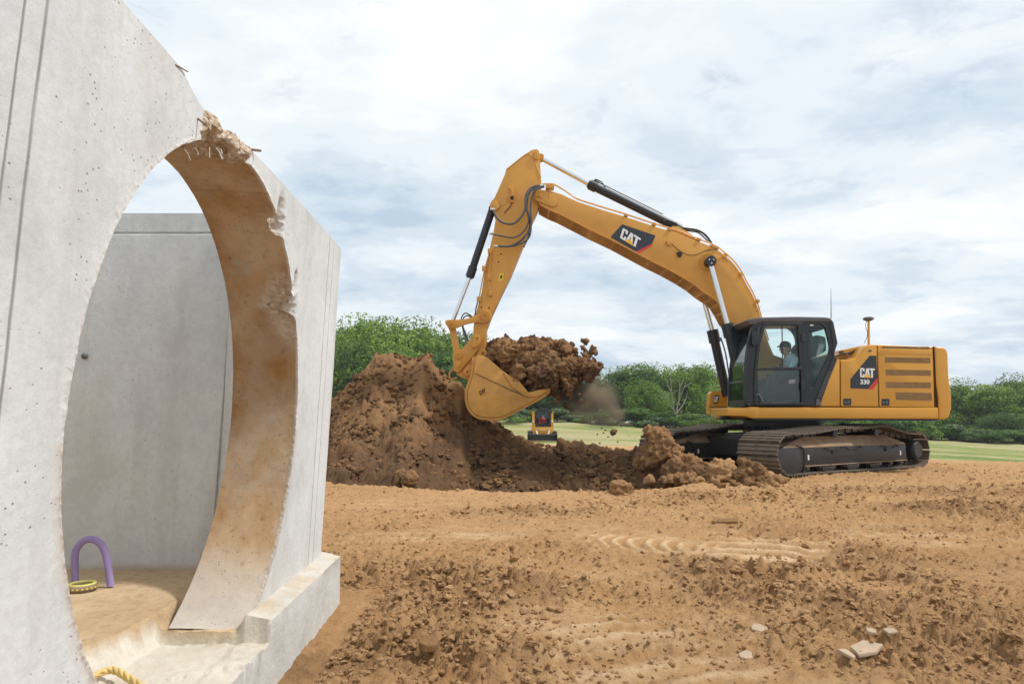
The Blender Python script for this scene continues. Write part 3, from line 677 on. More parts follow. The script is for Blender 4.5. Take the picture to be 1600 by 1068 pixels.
    # ---- reveal (the round inner face)
    nd = 22; dd = np.linspace(0, 1, nd)[1:][:, None]; a3 = np.repeat(angs[None, :], nd-1, 0).ravel(); f0 = np.repeat(np.hypot(x[:n]-sc, z[:n]-hc)[None, :], nd-1, 0).ravel()
    r0 = np.repeat(rim[None, :], nd-1, 0).ravel(); dep = np.repeat(dd, n, 1).ravel(); t0 = np.repeat(tt[:n][None, :], nd-1, 0).ravel()
    sx = sc+r0*np.cos(a3); sz = hc+r0*np.sin(a3)
    def chip2(px, py, rx_, ry_, d0, dr): q = wall_sh(px, py); return np.exp(-(((sx-q[0])/rx_)**2+((sz-q[1])/ry_)**2+((dep-d0)/dr)**2)**2)
    c2 = np.clip((chip2(460, 480, .12, .20, .0, .42)+.0)*1.2*sstep(-.5, .0, fbm(a3*9, dep*4, o=3, seed=3)+.3), 0, 1)
    rr3 = r0*(1-np.minimum(dep*6, 1))+r0*np.minimum(dep*6, 1)+(f0-r0)*np.maximum(1-dep*8, 0)+.022*c2*(.4+np.abs(fbm(a3*30, dep*9, o=3, seed=8)))+.002*fbm(a3*12, dep*3, o=3, seed=10)
    d3 = t0*(1-dep)+TH*dep
    V.append(np.array([wall_pt(sc+q*math.cos(a), hc+q*math.sin(a), c) for q, a, c in zip(rr3, a3, d3)]))
    WS.append(0*a3); hh = hc+rr3*np.sin(a3); BR.append(c2*.8); ST.append(np.clip(.42+.95*sstep(-.25, .35, hh-.1), 0, 1)*np.where(np.cos(a3) < .9, 1, 1)*(1-.65*c2)); GR.append(np.zeros_like(c2)+.6*np.exp(-((a3-1.86)/.008)**4))
    # ---- back face
    tb = np.linspace(0, 1, 10)[1:][:, None]; rb = rim[None, :]*(1-tb)+out[None, :]*tb; xb = (sc+rb*ca).ravel(); zb = (hc+rb*sa).ravel()
    V.append(np.array([wall_pt(a, b, TH) for a, b in zip(xb, zb)])); BR.append(0*xb); ST.append(0*xb+.1); GR.append(0*xb); WS.append(0*xb)
    V = np.concatenate(V); rows = []
    base_f = [i*n for i in range(nr)]; rev = [nr*n+i*n for i in range(nd-1)]; bk = [(nr+nd-1)*n+i*n for i in range(9)]
    seq = base_f[::-1]+rev+bk; ar = np.arange(n); okc = rim < out-.0012; okc = okc | np.roll(okc, -1); ar = ar[okc]; ar1 = (ar+1) % n; faces = []
    for a, b in zip(seq[:-1], seq[1:]): faces.append(np.stack([a+ar, a+ar1, b+ar1, b+ar], 1))
    faces.append(np.stack([bk[-1]+ar, bk[-1]+ar1, base_f[-1]+ar1, base_f[-1]+ar], 1))
    top_br = np.concatenate(BR)
    me = mesh_np(V, np.concatenate(faces)[:, ::-1], True, {'broken': top_br, 'stain': np.concatenate(ST), 'groove': np.concatenate(GR), 'ws': np.concatenate(WS)}); me.set_sharp_from_angle(angle=R(38))
    part('pierced_wall', me, M['concrete'], root)
    # broken rubble edge above the opening, made of jagged lumps bedded in the gap
    rng = np.random.RandomState(3); ells = []
    for i in range(60):
        u = rng.rand(); s_ = smin+.02+u*(smax-smin-.03); tz = np.interp(s_, ts, th); k = (s_-sc)/rs; lo = hc+rh*math.sqrt(max(0, 1-k*k))
        h_ = lo+.02+rng.rand()*max(.0, tz-lo-.035); q = wall_pt(s_, h_, .015+rng.rand()*.17); r_ = .022+.02*rng.rand(); ells.append((q, (r_, r_*1.3, r_)))
    me = earth_mass(ells, .0075, .015, 12, 71)
    for nm in ('broken', 'stain', 'groove'): me.attributes.new(nm, 'FLOAT', 'POINT')
    me.attributes['broken'].data.foreach_set('value', np.ones(len(me.vertices), np.float32)); part('broken_edge', me, M['concrete'], root)
    # reinforcement ends and torn fibres
    for px, py, dx, dy, r_ in ((389, 236, 8, -1, .005), (310, 182, -2, 12, .0035)):
        a = wall_pt(*wall_sh(px, py), .03); b = wall_pt(*wall_sh(px+dx, py+dy), -.025); part('reinforcement_bar', tube([a, (a+b)/2+Vector((.004, 0, .004)), b], r_, 6), M['dusty'], root)
    a, b = wall_pt(*wall_sh(274, 101), .0), wall_pt(*wall_sh(290, 112), -.006); part('reinforcement_bar', tube([a, b], .002, 6), M['dusty'], root)
    for i in range(6):
        px = 285+rng.rand()*75; q = wall_sh(px, 232+rng.randn()*4); a = wall_pt(q[0], q[1], .0); L_ = .02+.03*rng.rand(); v = Vector((rng.rand()*.5, rng.randn()*.6, -.5-rng.rand()*.6)).normalized()*L_
        part('fibre', tube([a, a+v*.5+Vector((0, 0, .006)), a+v], .0011, 4), M['white'], root)
    # ---- other walls
    def slabwall(nm, lo, hi, gr=(), top_noise=0.0):
        bm = bmesh.new(); bm_box(bm, lo, hi, .006)
        me = finish(bm, 35); bmesh_sub(me, 5); nv = len(me.vertices); co = np.zeros(nv*3, np.float32); me.vertices.foreach_get('co', co); co = co.reshape(-1, 3)
        for k_ in ('broken', 'stain', 'groove'): me.attributes.new(k_, 'FLOAT', 'POINT')
        return part(nm, me, M['concrete'], root)
    def bmesh_sub(me, c):
        bm = bmesh.new(); bm.from_mesh(me); bmesh.ops.subdivide_edges(bm, edges=[e for e in bm.edges if e.calc_length() > .3], cuts=c, use_grid_fill=True); bm.to_mesh(me); bm.free()
    YE = 3.56; zt = P(260, 333, YE).z; xin = wall_pt(.4, 0, TH).x-.004; xin_top = wall_pt(.4, 1.7, TH).x
    # far end wall: grid so that the joints can be cut into it
    xs = np.linspace(-3.5, xin+.13, 500); zs = np.linspace(.297, zt, 420); X, Z = np.meshgrid(xs, zs); x, z = X.ravel(), Z.ravel()
    ztop = zt-.012*(x+3.5)*0
    zg = P(250, 364, YE).z; xg = P(350, 600, YE).x
    gv = np.clip(np.exp(-((z-zg)/.005)**4)*.45+np.exp(-((x-xg-.03*(z-1))/.006)**4)*.6, 0, 1)*(x < xg+.04)
    step = sstep(xg+.0, xg+.012, x)*.02; y = YE-.002*fbm(x*2, z*2, o=3, seed=9)+step*0+gv*.010
    y = np.where(x > xg+.012, YE-.02-(x-xg)*.35, y)
    clipx = (x <= (xin+(xin_top-xin)*(z/1.8))+.10)
    v = np.stack([x, y, z], 1); nv = len(v); f = grid_faces(len(zs), len(xs))
    ring = np.concatenate([np.arange(500), np.arange(1, 420)*500+499, (419*500+np.arange(498, -1, -1)), np.arange(418, 0, -1)*500]); rv = v[ring].copy(); rv[:, 1] = YE+.2
    v = np.concatenate([v, rv]); m_ = len(ring); i = np.arange(m_); j = (i+1) % m_; f = np.concatenate([f, np.stack([ring[i], nv+i, nv+j, ring[j]], 1)])
    st = np.concatenate([.45*sstep(.34, .30, z)+0*x, np.zeros(m_)])
    me = mesh_np(v, f, True, {'broken': np.zeros(len(v)), 'stain': st, 'groove': np.concatenate([gv, np.zeros(m_)])}); me.set_sharp_from_angle(angle=R(40)); part('end_wall', me, M['concrete'], root)
    slabwall('side_wall', (-3.75, .72, .297), (-3.503, 3.76, zt)); 
    slabwall('end_wall', (-3.5, .72, .297), (wall_pt(3.0, 0, TH).x-.01, .92, zt))
    bm = bmesh.new(); q = P(132, 556, YE-.012); bmesh.ops.create_uvsphere(bm, u_segments=14, v_segments=8, radius=.016, matrix=Matrix.Translation(q)); bm_cyl(bm, q, q+Vector((0, .02, 0)), .008, .008, 10); part('lifting_stud', finish(bm, 60), M['grey'], root)
    # ---- base slab with a broken notch under the opening
    LO = P(528, 870, YF); off = (LO-_B).dot(Nn); zl = .30
    xs = np.linspace(0, 1, 230); yy = np.linspace(-.07, 3.5, 330); Xq, Yq = np.meshgrid(xs, yy); wq, s = Xq.ravel(), Yq.ravel()
    ox = _B.x+D.x*s+off; yw = _B.y+D.y*s; hi_x = ox; lo_x = -3.78; x = lo_x+(hi_x-lo_x)*wq**.55; inn = hi_x-x         # distance in from the outer face
    n_s = 1.19
    notch = sstep(n_s-.008, n_s+.008, s+.012*fbm(x*16, x*0, o=3, seed=44))*(1-sstep(.43, .45, inn-.12*(s-n_s)+.03*fbm(x*9, s*9, o=3, seed=5)))
    z = zl-.058*sstep(.9, 1.08, s)*(1-sstep(.42, .47, inn))*sstep(.10, .13, inn)-.022*np.clip(1-inn/.11, 0, 1)*(1-notch)-.05*notch*(1-sstep(.10, .13, inn))-.04*notch*(1+.12*fbm(x*8, s*6, o=4, seed=3))-notch*.012*(_hash(np.floor(s*14+2*fbm(x*3, s*2, o=2, seed=31)), x*0, x*0+4))-.006*np.abs(fbm(x*14, s*14, o=3, seed=1)); ledge = 1-sstep(.0, .02, inn-.40)
    brk = np.clip(notch*1.2+.75*(1-sstep(.10, .13, inn))*sstep(-.5, .2, fbm(x*8, s*5, o=4, seed=14)), 0, 1)
    grd = np.clip((1-sstep(.0, .02, np.abs(inn-.0)))*.0, 0, 1)
    v = np.stack([x, yw, z], 1); f = grid_faces(330, 230); nv = len(v)
    # skirts
    edge = np.concatenate([np.arange(230), np.arange(1, 330)*230+229, 329*230+np.arange(228, -1, -1), np.arange(328, 0, -1)*230]); m_ = len(edge); i = np.arange(m_); j = (i+1) % m_
    allv = [v]; att = [brk]; sd_ = [np.clip((1-sstep(.12, .16, inn))*(.55+.5*fbm(x*7, s*6, o=3, seed=23)), 0, 1)*(1-notch)]; prev = edge; base = nv
    for q_, zz_ in enumerate((-.004, -.1, -.2, -.3, -.46)):
        rv = v[edge].copy(); rv[:, 2] = np.where(q_ == 0, rv[:, 2]-.003, zl+zz_); rv[:, 2] = np.minimum(rv[:, 2], v[edge][:, 2]-.002*(q_+1)); rv[:, 0] += .003*fbm(rv[:, 1]*4, rv[:, 2]*4+q_, o=3, seed=6)
        allv.append(rv); att.append(np.zeros(m_)); sd_.append(np.ones(m_)); idx = base+i; f = np.concatenate([f, np.stack([prev[i], idx, base+j, prev[j]], 1)]); prev = base+np.arange(m_); base += m_
    me = mesh_np(np.concatenate(allv), f, True, {'broken': np.concatenate(att), 'side': np.concatenate(sd_)}); me.set_sharp_from_angle(angle=R(35)); part('base_slab', me, M['slab'], root)
build_box()
# purple foam loop standing on the slab, and the strap roll beside it
def build_loop():
    YL = 3.0; zf = .30; t = (CH-zf)
    g = G(172, 917, zf); g2 = G(118, 905, zf); yl = g.y
    pts = [P(a, b, yl) for a, b in ((173, 918), (168, 880), (164, 862), (156, 848), (143, 842), (130, 845), (121, 855), (117, 870), (118, 908))]
    pts[0].z = zf+.004; pts[-1].z = zf+.004
    me = tube(catmull(pts, 8), .0155, 14); single('foam_loop', me, M['purple'], (pts[0]+pts[-1])/2, 'purple foam covered lifting loop standing on the sandy slab', 'lifting loop')
    c = G(128, 918, zf+.01); r = .052; root = thing('strap_roll', (c.x, c.y, zf), 'flat yellow and black strap roll on the slab by the purple loop', 'strap roll')
    mt = Matrix.Translation((c.x, c.y, zf))
    bm = bmesh.new(); bm_tube(bm, [mt @ Vector((math.cos(a)*r, math.sin(a)*r, .016)) for a in np.linspace(0, 6.283, 40, endpoint=False)], .013, 10, True); part('strap_coil', finish(bm, 60), M['dusty'], root)
    bm = bmesh.new(); bm_tube(bm, [mt @ Vector((math.cos(a)*(r-.002), math.sin(a)*(r-.002), .0275)) for a in np.linspace(0, 6.283, 40, endpoint=False)], .0065, 8, True)
    for a in np.linspace(0, 6.283, 22, endpoint=False):
        bm_box(bm, (-.004, -.002, -.003), (.004, .002, .003), 0, mt @ Matrix.Rotation(a, 4, 'Z') @ Matrix.Translation((0, -(r+.013), .016)))
    part('yellow_stitching', finish(bm, 60), M['ropeyel'], root)
M['ropeyel'] = simple('yellow_webbing', (.62, .60, .16), .7)
build_loop()
def build_rope():
    a = G(172, 1047, .24); bm = bmesh.new(); kn = [G(x, y, .235) for x, y in ((60, 1120), (130, 1066), (172, 1046), (200, 1058), (235, 1082), (290, 1120))]
    ctr = catmull(kn, 40)
    for k in range(3):
        pp = [p+Vector((.3*math.sin(i*.16+k*2.094), math.cos(i*.16+k*2.094), math.sin(i*.16+k*2.094)))*.006 for i, p in enumerate(ctr)]; bm_tube(bm, pp, .0068, 8)
    single('rope', finish(bm, 60), M['rope'], a, 'twisted pale yellow rope lying in the broken notch of the concrete base', 'rope')
build_rope()
# ================================================================ EXCAVATOR
CX, CY = 5.66, 14.4
YC = 12.95                                    # near side of the cab and body
EX = thing('excavator', (CX, CY, 0), 'large yellow tracked excavator with black cab swinging a bucket full of earth', 'excavator')
def letters(ll, lr, ul, Y, word='CAT', tri=True):
    """block capitals drawn on a parallelogram of the photo plane at depth Y; returns white and yellow meshes"""
    C_ = [(.04,0),(.25,0),(.30,.07),(.30,.37),(.195,.37),(.195,.2),(.18,.16),(.125,.16),(.11,.2),(.11,.8),(.125,.84),(.18,.84),(.195,.8),(.195,.63),(.30,.63),(.30,.93),(.25,1),(.04,1),(0,.93),(0,.07)]
    A_ = [(.30,0),(.43,1),(.57,1),(.70,0),(.585,0),(.5,.68),(.415,0)]
    T_ = [(.60,1),(1,1),(1,.82),(.87,.82),(.87,0),(.745,0),(.745,.82),(.63,.82)]
    ll, lr, ul = Vector(ll), Vector(lr), Vector(ul)
    mp = lambda q, Yq: P(*(ll+(lr-ll)*q[0]+(ul-ll)*q[1]), Yq)
    bm = bmesh.new()
    for g in (C_, A_, T_): bm_prism(bm, [mp(q, Y) for q in g], (0, .004, 0))
    w_ = finish(bm); bm = bmesh.new(); bm_prism(bm, [mp(q, Y-.004) for q in ((.27, -.02), (.5, .46), (.74, -.02))], (0, .006, 0)); return w_, finish(bm)
def body():
    # ------------------------------------------------ upper structure
    rail = [(1137, 637), (1168, 637), (1171, 635), (1466, 636), (1467, 654), (1174, 653), (1166, 650), (1137, 649)]
    part('deck_rail', plate([(1185, 636)]+rail[3:5]+[(1185, 653.2)], YC-.02, 15.8, .025), M['yellow2'], EX)
    part('deck_rail', plate([(1137, 637), (1168, 637), (1171, 635), (1186.5, 635.2), (1186.5, 653.2), (1174, 653), (1166, 650), (1137, 649)], YC-.02, 14.05, .02), M['yellow2'], EX)
    part('deck_skirt', plate([(1174, 653.5), (1466, 654.5), (1462, 657), (1180, 656)], YC+.03, 15.7), M['black'], EX)
    hood = [(1313, 634.5), (1313, 562), (1333, 560.5), (1337, 558), (1351, 541.5), (1356, 538.5), (1369, 538), (1459, 541), (1460, 634.5)]
    part('engine_house', plate(hood, YC+.03, 15.78, .07, 40, 4), M['yellow2'], EX)
    def panel(nm, pts, Y=YC, th=.05, bv=.018, mat='yellow2', par=EX, r=3): return part(nm, plate(rounded(pts, r), Y, Y+th, bv, 40, 2), M[mat], par)
    panel('side_panel', [(1281, 634, 1), (1311.8, 634, 1), (1311.8, 561, 2), (1306.5, 561, 4), (1298, 585, 8), (1284, 620, 3)])
    d1 = panel('engine_door', [(1314.2, 634, 1), (1372.3, 634.5, 1), (1370, 541, 1), (1357.5, 541, 5), (1352, 545, 4), (1338, 561, 6), (1333, 563, 3), (1314, 563.5, 2)])
    d2 = panel('engine_door', [(1374.6, 634.7, 1), (1459.8, 635.5, 1), (1456.8, 547, 1), (1371.8, 545, 1)])
    # shoulder moulding along the top of the doors
    part('top_moulding', plate([(1371.8, 543.5), (1456.6, 545.6), (1457, 555), (1372.3, 553.3)], YC-.012, YC+.06, .014), M['yellow2'], EX)
    part('panel_gap', plate([(1370, 540), (1371.8, 540), (1374.4, 635), (1372.4, 635)], YC+.022, YC+.03), M['gap'], EX)
    cwp = [(1461, 541), (1473, 542.2), (1479, 545), (1481.5, 552), (1483, 590), (1485.5, 604), (1487, 622), (1486.5, 640), (1483, 651.5), (1478, 654.5), (1467.6, 655), (1466.6, 620), (1463.5, 600)]
    part('counterweight', plate(cwp, YC-.01, 15.8, .05, 45, 4), M['yellow2'], EX)
    for a, b in ((1460.8, 1462.6),): part('panel_gap', plate([(a-2.4, 541), (b-2.6, 541), (b+3, 636), (a+3.4, 636)], YC+.01, YC+.03), M['gap'], EX)
    for k, q in enumerate((((1383, 557.5), (1453.5, 559), (1454, 567.3), (1383, 566)), ((1384, 577), (1454.5, 578), (1454.7, 586.8), (1384, 586)), ((1384, 596.4), (1454.7, 597), (1454.8, 606.2), (1384.2, 605.6)), ((1399, 612.4), (1455.5, 613.6), (1456.6, 626), (1400.5, 624.3)))):
        g = part('vent_grille', plate(rounded(q, 1), YC-.004, YC+.01), M['grille'], d2)
    part('vent_grille', plate([(1381, 540.2), (1452, 541.4), (1453, 545.8), (1381, 544.2)], YC-.006, YC+.2), M['grille'], EX)
    for (x0, y0, par) in ((1317.6, 622.3, d1), (1377.4, 622.8, d2)):
        o = part('door_latch', plate(rounded([(x0, y0), (x0+12.4, y0), (x0+12.4, y0+10.6), (x0, y0+10.6)], 1), YC-.004, YC+.02), M['black'], par)
        part('latch_handle', plate([(x0+1.6, y0+3.4), (x0+5, y0+3.4), (x0+5, y0+7.4), (x0+1.6, y0+7.4)], YC-.010, YC), M['grey'], o)
        part('latch_handle', plate([(x0+6.6, y0+3), (x0+10, y0+3), (x0+10, y0+7.4), (x0+6.6, y0+7.4)], YC-.010, YC), M['grey'], o)
    part('lamp_plug', plate(rounded([(1357, 546), (1361.5, 546), (1361.5, 549.5), (1357, 549.5)], 1), YC-.006, YC), M['grey'], d1)
    dc = part('model_decal', plate([(1359, 555.4), (1369.3, 555.4), (1371.2, 589.5), (1358.5, 607.5), (1329, 606.2), (1329, 592)], YC-.006, YC+.002), M['decal'], d1)
    part('decal_stripe', plate([(1371.2, 589.5), (1371.5, 597.5), (1364, 608), (1356.5, 607.4)], YC-.009, YC-.002), M['red'], d1)
    w_, y_ = letters((1344, 589), (1367, 590), (1344, 574.5), YC-.011); part('cat_lettering', w_, M['white'], d1); part('cat_triangle', y_, M['logoyellow'], d1)
    part('model_number', text_mesh('330', (1344.2, 600), (1358.6, 600.2), (1344.2, 592.4), YC-.008), M['white'], d1)
    # upper deck behind the cab, exhaust side
    part('deck_box', plate([(1303, 565), (1304, 556), (1310, 553), (1320, 551), (1322, 545), (1352, 538.5), (1352, 556), (1334, 570), (1304, 570)], YC+.55, 14.0, .02), M['yellow2'], EX)
    part('deck_box', plate([(1318, 546.5), (1330, 543.5), (1352, 539), (1352, 541), (1333, 548), (1318, 552)], YC+.3, YC+.5, .01), M['yellow2'], EX)
    part('handrail', tube([P(1306, 556, YC+.3), P(1318, 552.5, YC+.3), P(1334, 549, YC+.3), P(1334, 560, YC+.3)], .016, 8), M['black'], EX)
    # antenna mast and whip
    ms = part('antenna_mast', tube([P(1357.4, 539, YC+.6), P(1357.2, 500, YC+.6)], .022, 12), M['yellow2'], EX)
    bm = bmesh.new(); a = P(1356.9, 499, YC+.6); bm_cyl(bm, a-Vector((0, 0, .03)), a, .05, .10, 20); bm_cyl(bm, a, a+Vector((0, 0, .03)), .10, .10, 24); bm_cyl(bm, a+Vector((0, 0, .03)), a+Vector((0, 0, .05)), .10, .06, 24); part('antenna_dome', finish(bm, 35), M['grey'], ms)
    part('antenna_cable', tube(catmull([P(1355, 500, YC+.58), P(1352.5, 508, YC+.58), P(1355.5, 522, YC+.58), P(1350.5, 536, YC+.58)], 6), .005, 6), M['rubber'], ms)
    part('whip_antenna', tube([P(1298.6, 497, YC+.3), P(1298.4, 450, YC+.3)], [.009, .003], 6), M['grey'], EX)
    # storage box at the far front corner of the deck
    YB = 14.9; bx = part('storage_box', plate(rounded([(1108.5, 646.5, 3), (1108, 634, 1), (1110, 614, 2), (1113, 611, 5), (1136, 610, 1), (1136, 648, 2)], 2), YB, 15.15, .03, 40, 3), M['yellow2'], EX)
    part('box_seam', plate([(1107.7, 634.6), (1137, 635), (1137, 635.9), (1107.6, 635.5)], YB-.004, YB+.01), M['gap'], bx)
    part('lock_hole', cyl(P(1124.3, 642.7, YB-.01), P(1124.3, 642.7, YB+.02), .035, n=14), M['black'], bx)
    part('small_badge', plate(rounded([(1115.5, 617.3), (1124, 617), (1122, 630), (1113.8, 630)], 1), YB-.006, YB+.002), M['decal'], bx)
    w_, y_ = letters((1114.8, 628), (1121.5, 628), (1116.2, 619), YB-.010); part('cat_lettering', w_, M['white'], bx); part('cat_triangle', y_, M['logoyellow'], bx)
    part('deck_step', plate([(1136, 640), (1150, 637), (1150, 655), (1138, 650)], 14.2, 14.9, .01), M['black'], EX)
    # boom foot bracket and central frame
    part('boom_bracket', plate([(1160, 610), (1168, 570), (1190, 548), (1225, 560), (1250, 640), (1160, 640)], 13.98, 14.03), M['yellow2'], EX)
    part('boom_bracket', plate([(1160, 610), (1168, 570), (1190, 548), (1225, 560), (1250, 640), (1160, 640)], 14.74, 14.79), M['yellow2'], EX)
    part('far_deck_cover', plate([(1175, 634), (1178, 590), (1300, 575), (1310, 634)], 14.95, 15.75, .03), M['yellow2'], EX)
    # turntable
    bm = bmesh.new(); bm_cyl(bm, (CX, CY, .62), (CX, CY, 1.04), .72, .72, 48); bm_cyl(bm, (CX, CY, .88), (CX, CY, .985), .78, .78, 48)
    for i in range(60):
        a = i*math.pi/30; bm_box(bm, (-.03, -.012, .80), (.0, .012, .86), 0, Matrix.Translation((CX, CY, 0)) @ Matrix.Rotation(a, 4, 'Z') @ Matrix.Translation((.76, 0, 0)))
    part('turntable', finish(bm, 35), M['frameblack'], EX)
def text_mesh(txt, ll, lr, ul, Y):
    cu = bpy.data.curves.new('t', 'FONT'); cu.body = txt; cu.extrude = .02; cu.offset = .035; cu.resolution_u = 3
    me = curve_to_mesh(cu, Matrix.Identity(4)); xs = [v.co.x for v in me.vertices]; ys = [v.co.y for v in me.vertices]; x0, x1, y0, y1 = min(xs), max(xs), min(ys), max(ys)
    ll, lr, ul = Vector(ll), Vector(lr), Vector(ul)
    for v in me.vertices:
        q = ll+(lr-ll)*((v.co.x-x0)/(x1-x0))+(ul-ll)*((v.co.y-y0)/(y1-y0)); v.co = P(q.x, q.y, Y)+Vector((0, -.003 if v.co.z > 0 else .001, 0))
    return me
body()

def cab():
    YN, YFAR = YC, 13.95
    outl = [(1175.5, 513, 5), (1178, 503.5, 4), (1190, 500, 4), (1296, 498.5, 3), (1301, 504, 3), (1308.2, 535, 3), (1303, 553, 4), (1271.5, 634, 1), (1164.5, 634, 1), (1163.8, 600, 8), (1167, 560, 20)]
    win = [(1196, 508.5, 5), (1247, 508, 2), (1250, 572.8, 2), (1184, 574.8, 2), (1187.5, 540, 4)]
    low = [(1183, 577.5, 2), (1251.5, 576.5, 2), (1252.6, 628.8, 2), (1186, 628.6, 2)]
    rear = [(1264.6, 505.5, 2), (1282, 506, 6), (1289.5, 512, 7), (1296.8, 541, 5), (1295.5, 551, 4), (1270, 606, 3), (1265, 604, 2)]
    def frame(nm, Y, th, bv=.012): return part(nm, curve_plate([rounded(outl, 2), rounded(win, 2), rounded(low, 2), rounded(rear, 2)], Y, th, bv), M['black'], EX)
    cabf = frame('cab_frame', YN, .07)
    # the far side stands on the same shape one metre over
    dx = 13.95
    def far(pts): # same height and place across the cab: photo point at the far plane -> point at the near plane
        o = []
        for q in pts:
            p = P(q[0], q[1], YFAR); d = p-Vector((0, 0, CH)); k = p.z-CH
            # solve for the near-plane photo point with the same x and z
            Y = YN; c = (Y*CP+k*SP_); o.append((800+F*p.x/c, 534-F*(-Y*SP_+k*CP)/c, q[2]))
        return o
    me = curve_plate([rounded(outl, 2), rounded(far([(1176, 513, 6), (1233, 512, 12), (1243, 526, 8), (1247, 578, 3), (1158, 600, 2), (1164, 545, 6)]), 2), rounded(far([(1253, 529, 2), (1277, 524, 3), (1289, 527, 3), (1290.5, 547, 3), (1276, 556, 4), (1256, 560, 3)]), 2)], YN, .06, .01); me.transform(Matrix.Translation((0, YFAR-YN, 0)))
    part('cab_far_side', me, M['black'], EX)
    part('cab_rear_panel', slab([(1272, 634), (1302, 556)], YN+.06, YFAR, .04), M['black'], EX)
    part('cab_rear_header', slab([(1303, 510), (1300.5, 502)], YN+.06, YFAR, .04), M['black'], EX)
    part('rear_window_pane', slab([(1301.5, 556), (1305.5, 536), (1301, 511)], YN+.06, YFAR, .006), M['glass'], EX)
    part('cab_floor', slab([(1164.5, 633), (1272, 633)], YN+.06, YFAR, .05), M['black'], EX)
    # roof
    rf = [(1166, 500.5), (1170, 498), (1186, 495.6), (1245, 494.3), (1290, 495.2), (1298, 496.6), (1302, 502), (1296, 502.5), (1190, 503), (1178, 507), (1172, 507)]
    part('cab_roof', plate(rf, YN-.02, YFAR+.07, .02, 40, 3), M['roof'], EX)
    part('cab_rear_corner', plate([(1297, 497.5), (1302.5, 503), (1309, 535.5), (1303.5, 553), (1299, 551), (1301.5, 537), (1295.5, 504)], YN-.015, YN+.09, .012), M['black'], EX)
    part('cab_rear_corner', plate([(1297, 497.5), (1302.5, 503), (1309, 535.5), (1303.5, 553), (1299, 551), (1301.5, 537), (1295.5, 504)], YN-.015, YN+.08, .012), M['black'], EX).location = (0, YFAR-YN-.02, 0)
    # rear quarter with louvres
    q = part('rear_quarter', plate([(1271, 634), (1303.5, 552), (1308, 562), (1296, 592), (1281, 634)], YN-.01, YFAR, .008), M['black'], EX)
    for i in range(12):
        t = i/11; x = 1277+t*15.5; y = 618-t*37; part('louvre', plate([(x-.5, y), (x+7.5, y-.6), (x+7.9, y+.8), (x, y+1.4)], YN-.022, YN-.008), M['grey'], q)
    part('hinge_foot', plate([(1276, 622), (1282, 624), (1283, 633), (1275, 633)], YN-.03, YN), M['grey'], q)
    # door: raised ring, glass, handle
    dr = part('cab_door', curve_plate([rounded([(1192, 503.6, 5), (1253.5, 503.3, 2), (1257, 632.4, 2), (1178.5, 632.2, 3), (1178, 590, 8), (1183, 540, 8)], 2), rounded(win, 2), rounded(low, 2)], YN-.025, .03, .008), M['black'], EX)
    part('window_pane', plate(rounded(win, 2), YN+.02, YN+.026), M['glass'], dr); part('window_pane', plate(rounded(low, 2), YN+.02, YN+.026), M['darkglass'], dr)
    part('window_pane', plate(rounded(rear, 2), YN+.02, YN+.026), M['glass'], cabf)
    part('window_divider', plate([(1221.3, 508), (1222.6, 508), (1224, 572), (1222.5, 572)], YN+.008, YN+.02), M['rubber'], dr)
    part('door_sill_trim', plate([(1180, 574.6), (1252, 572.8), (1252.4, 577), (1180, 578)], YN-.04, YN-.02, .004), M['black'], dr)
    part('door_handle', tube(catmull([P(1181, 617.5, YN-.05), P(1186, 616.5, YN-.06), P(1190, 624, YN-.06), P(1193, 629, YN-.05)], 5), .014, 8), M['grey'], dr)
    part('handle_recess', plate(rounded([(1181, 617, 2), (1188, 617, 2), (1190, 626, 2), (1181, 626, 2)], 1), YN-.03, YN-.02), M['decal'], dr)
    part('grab_bar', tube([P(1196, 626.5, YN-.06), P(1203, 624.5, YN-.06), P(1203, 629, YN-.06)], .01, 8), M['black'], dr)
    for y0 in (521, 597): part('door_hinge', plate(rounded([(1252.6, y0), (1258.4, y0), (1258.4, y0+13), (1252.6, y0+13)], 1), YN-.05, YN-.02, .006), M['decal'], dr)
    # faint badge on the lower pane
    part('window_badge', plate(rounded([(1231, 592), (1245.5, 591.5), (1245, 600), (1231, 600)], 2), YN+.014, YN+.019), M['grey'], dr)
    w_, y_ = letters((1232.8, 598.6), (1242.5, 598.4), (1233.2, 593), YN+.008); part('window_lettering', w_, M['faintwhite'], dr)
    part('small_label', plate([(1265.6, 506.6), (1271, 506.8), (1271, 508.8), (1265.8, 508.6)], YN+.010, YN+.018), M['white'], cabf)
    # windshield: curved, from the near to the far pillar
    ws = [(1177.5, 507), (1174.5, 515), (1169.5, 540), (1166.5, 565), (1164.6, 600), (1164.5, 632)]
    part('windshield', slab(ws, YN+.08, YFAR-.02, .008), M['glass'], EX)
    for Y0 in (YN-.01, YFAR-.04): part('front_pillar', slab([(x-1.0, y) for x, y in ws], Y0, Y0+.09, .03), M['black'], EX)
    part('windshield_bar', slab([(1164.2, 593), (1163.9, 596)], YN+.05, YFAR, .02), M['black'], EX)
    part('windshield_header', slab([(1177.5, 503), (1176, 507)], YN+.03, YFAR+.02, .03), M['black'], EX)
    part('windshield_sill', slab([(1163.9, 624), (1163.9, 634)], YN+.03, YFAR+.02, .03), M['black'], EX)
    # front grab rail and wipers
    part('grab_rail', tube(catmull([P(1172, 522, YN-.07), P(1165.5, 550, YN-.09), P(1162.5, 590, YN-.09), P(1164, 624, YN-.08), P(1169, 632, YN-.05), P(1176, 631, YN-.03)], 6), .014, 8), M['black'], EX)
    a = P(1168, 560, YN+.3); part('wiper', tube([P(1169.5, 536, YN+.28)-Vector((.03, 0, 0)), P(1165, 580, YN+.62)-Vector((.03, 0, 0))], .010, 6), M['rubber'], EX)
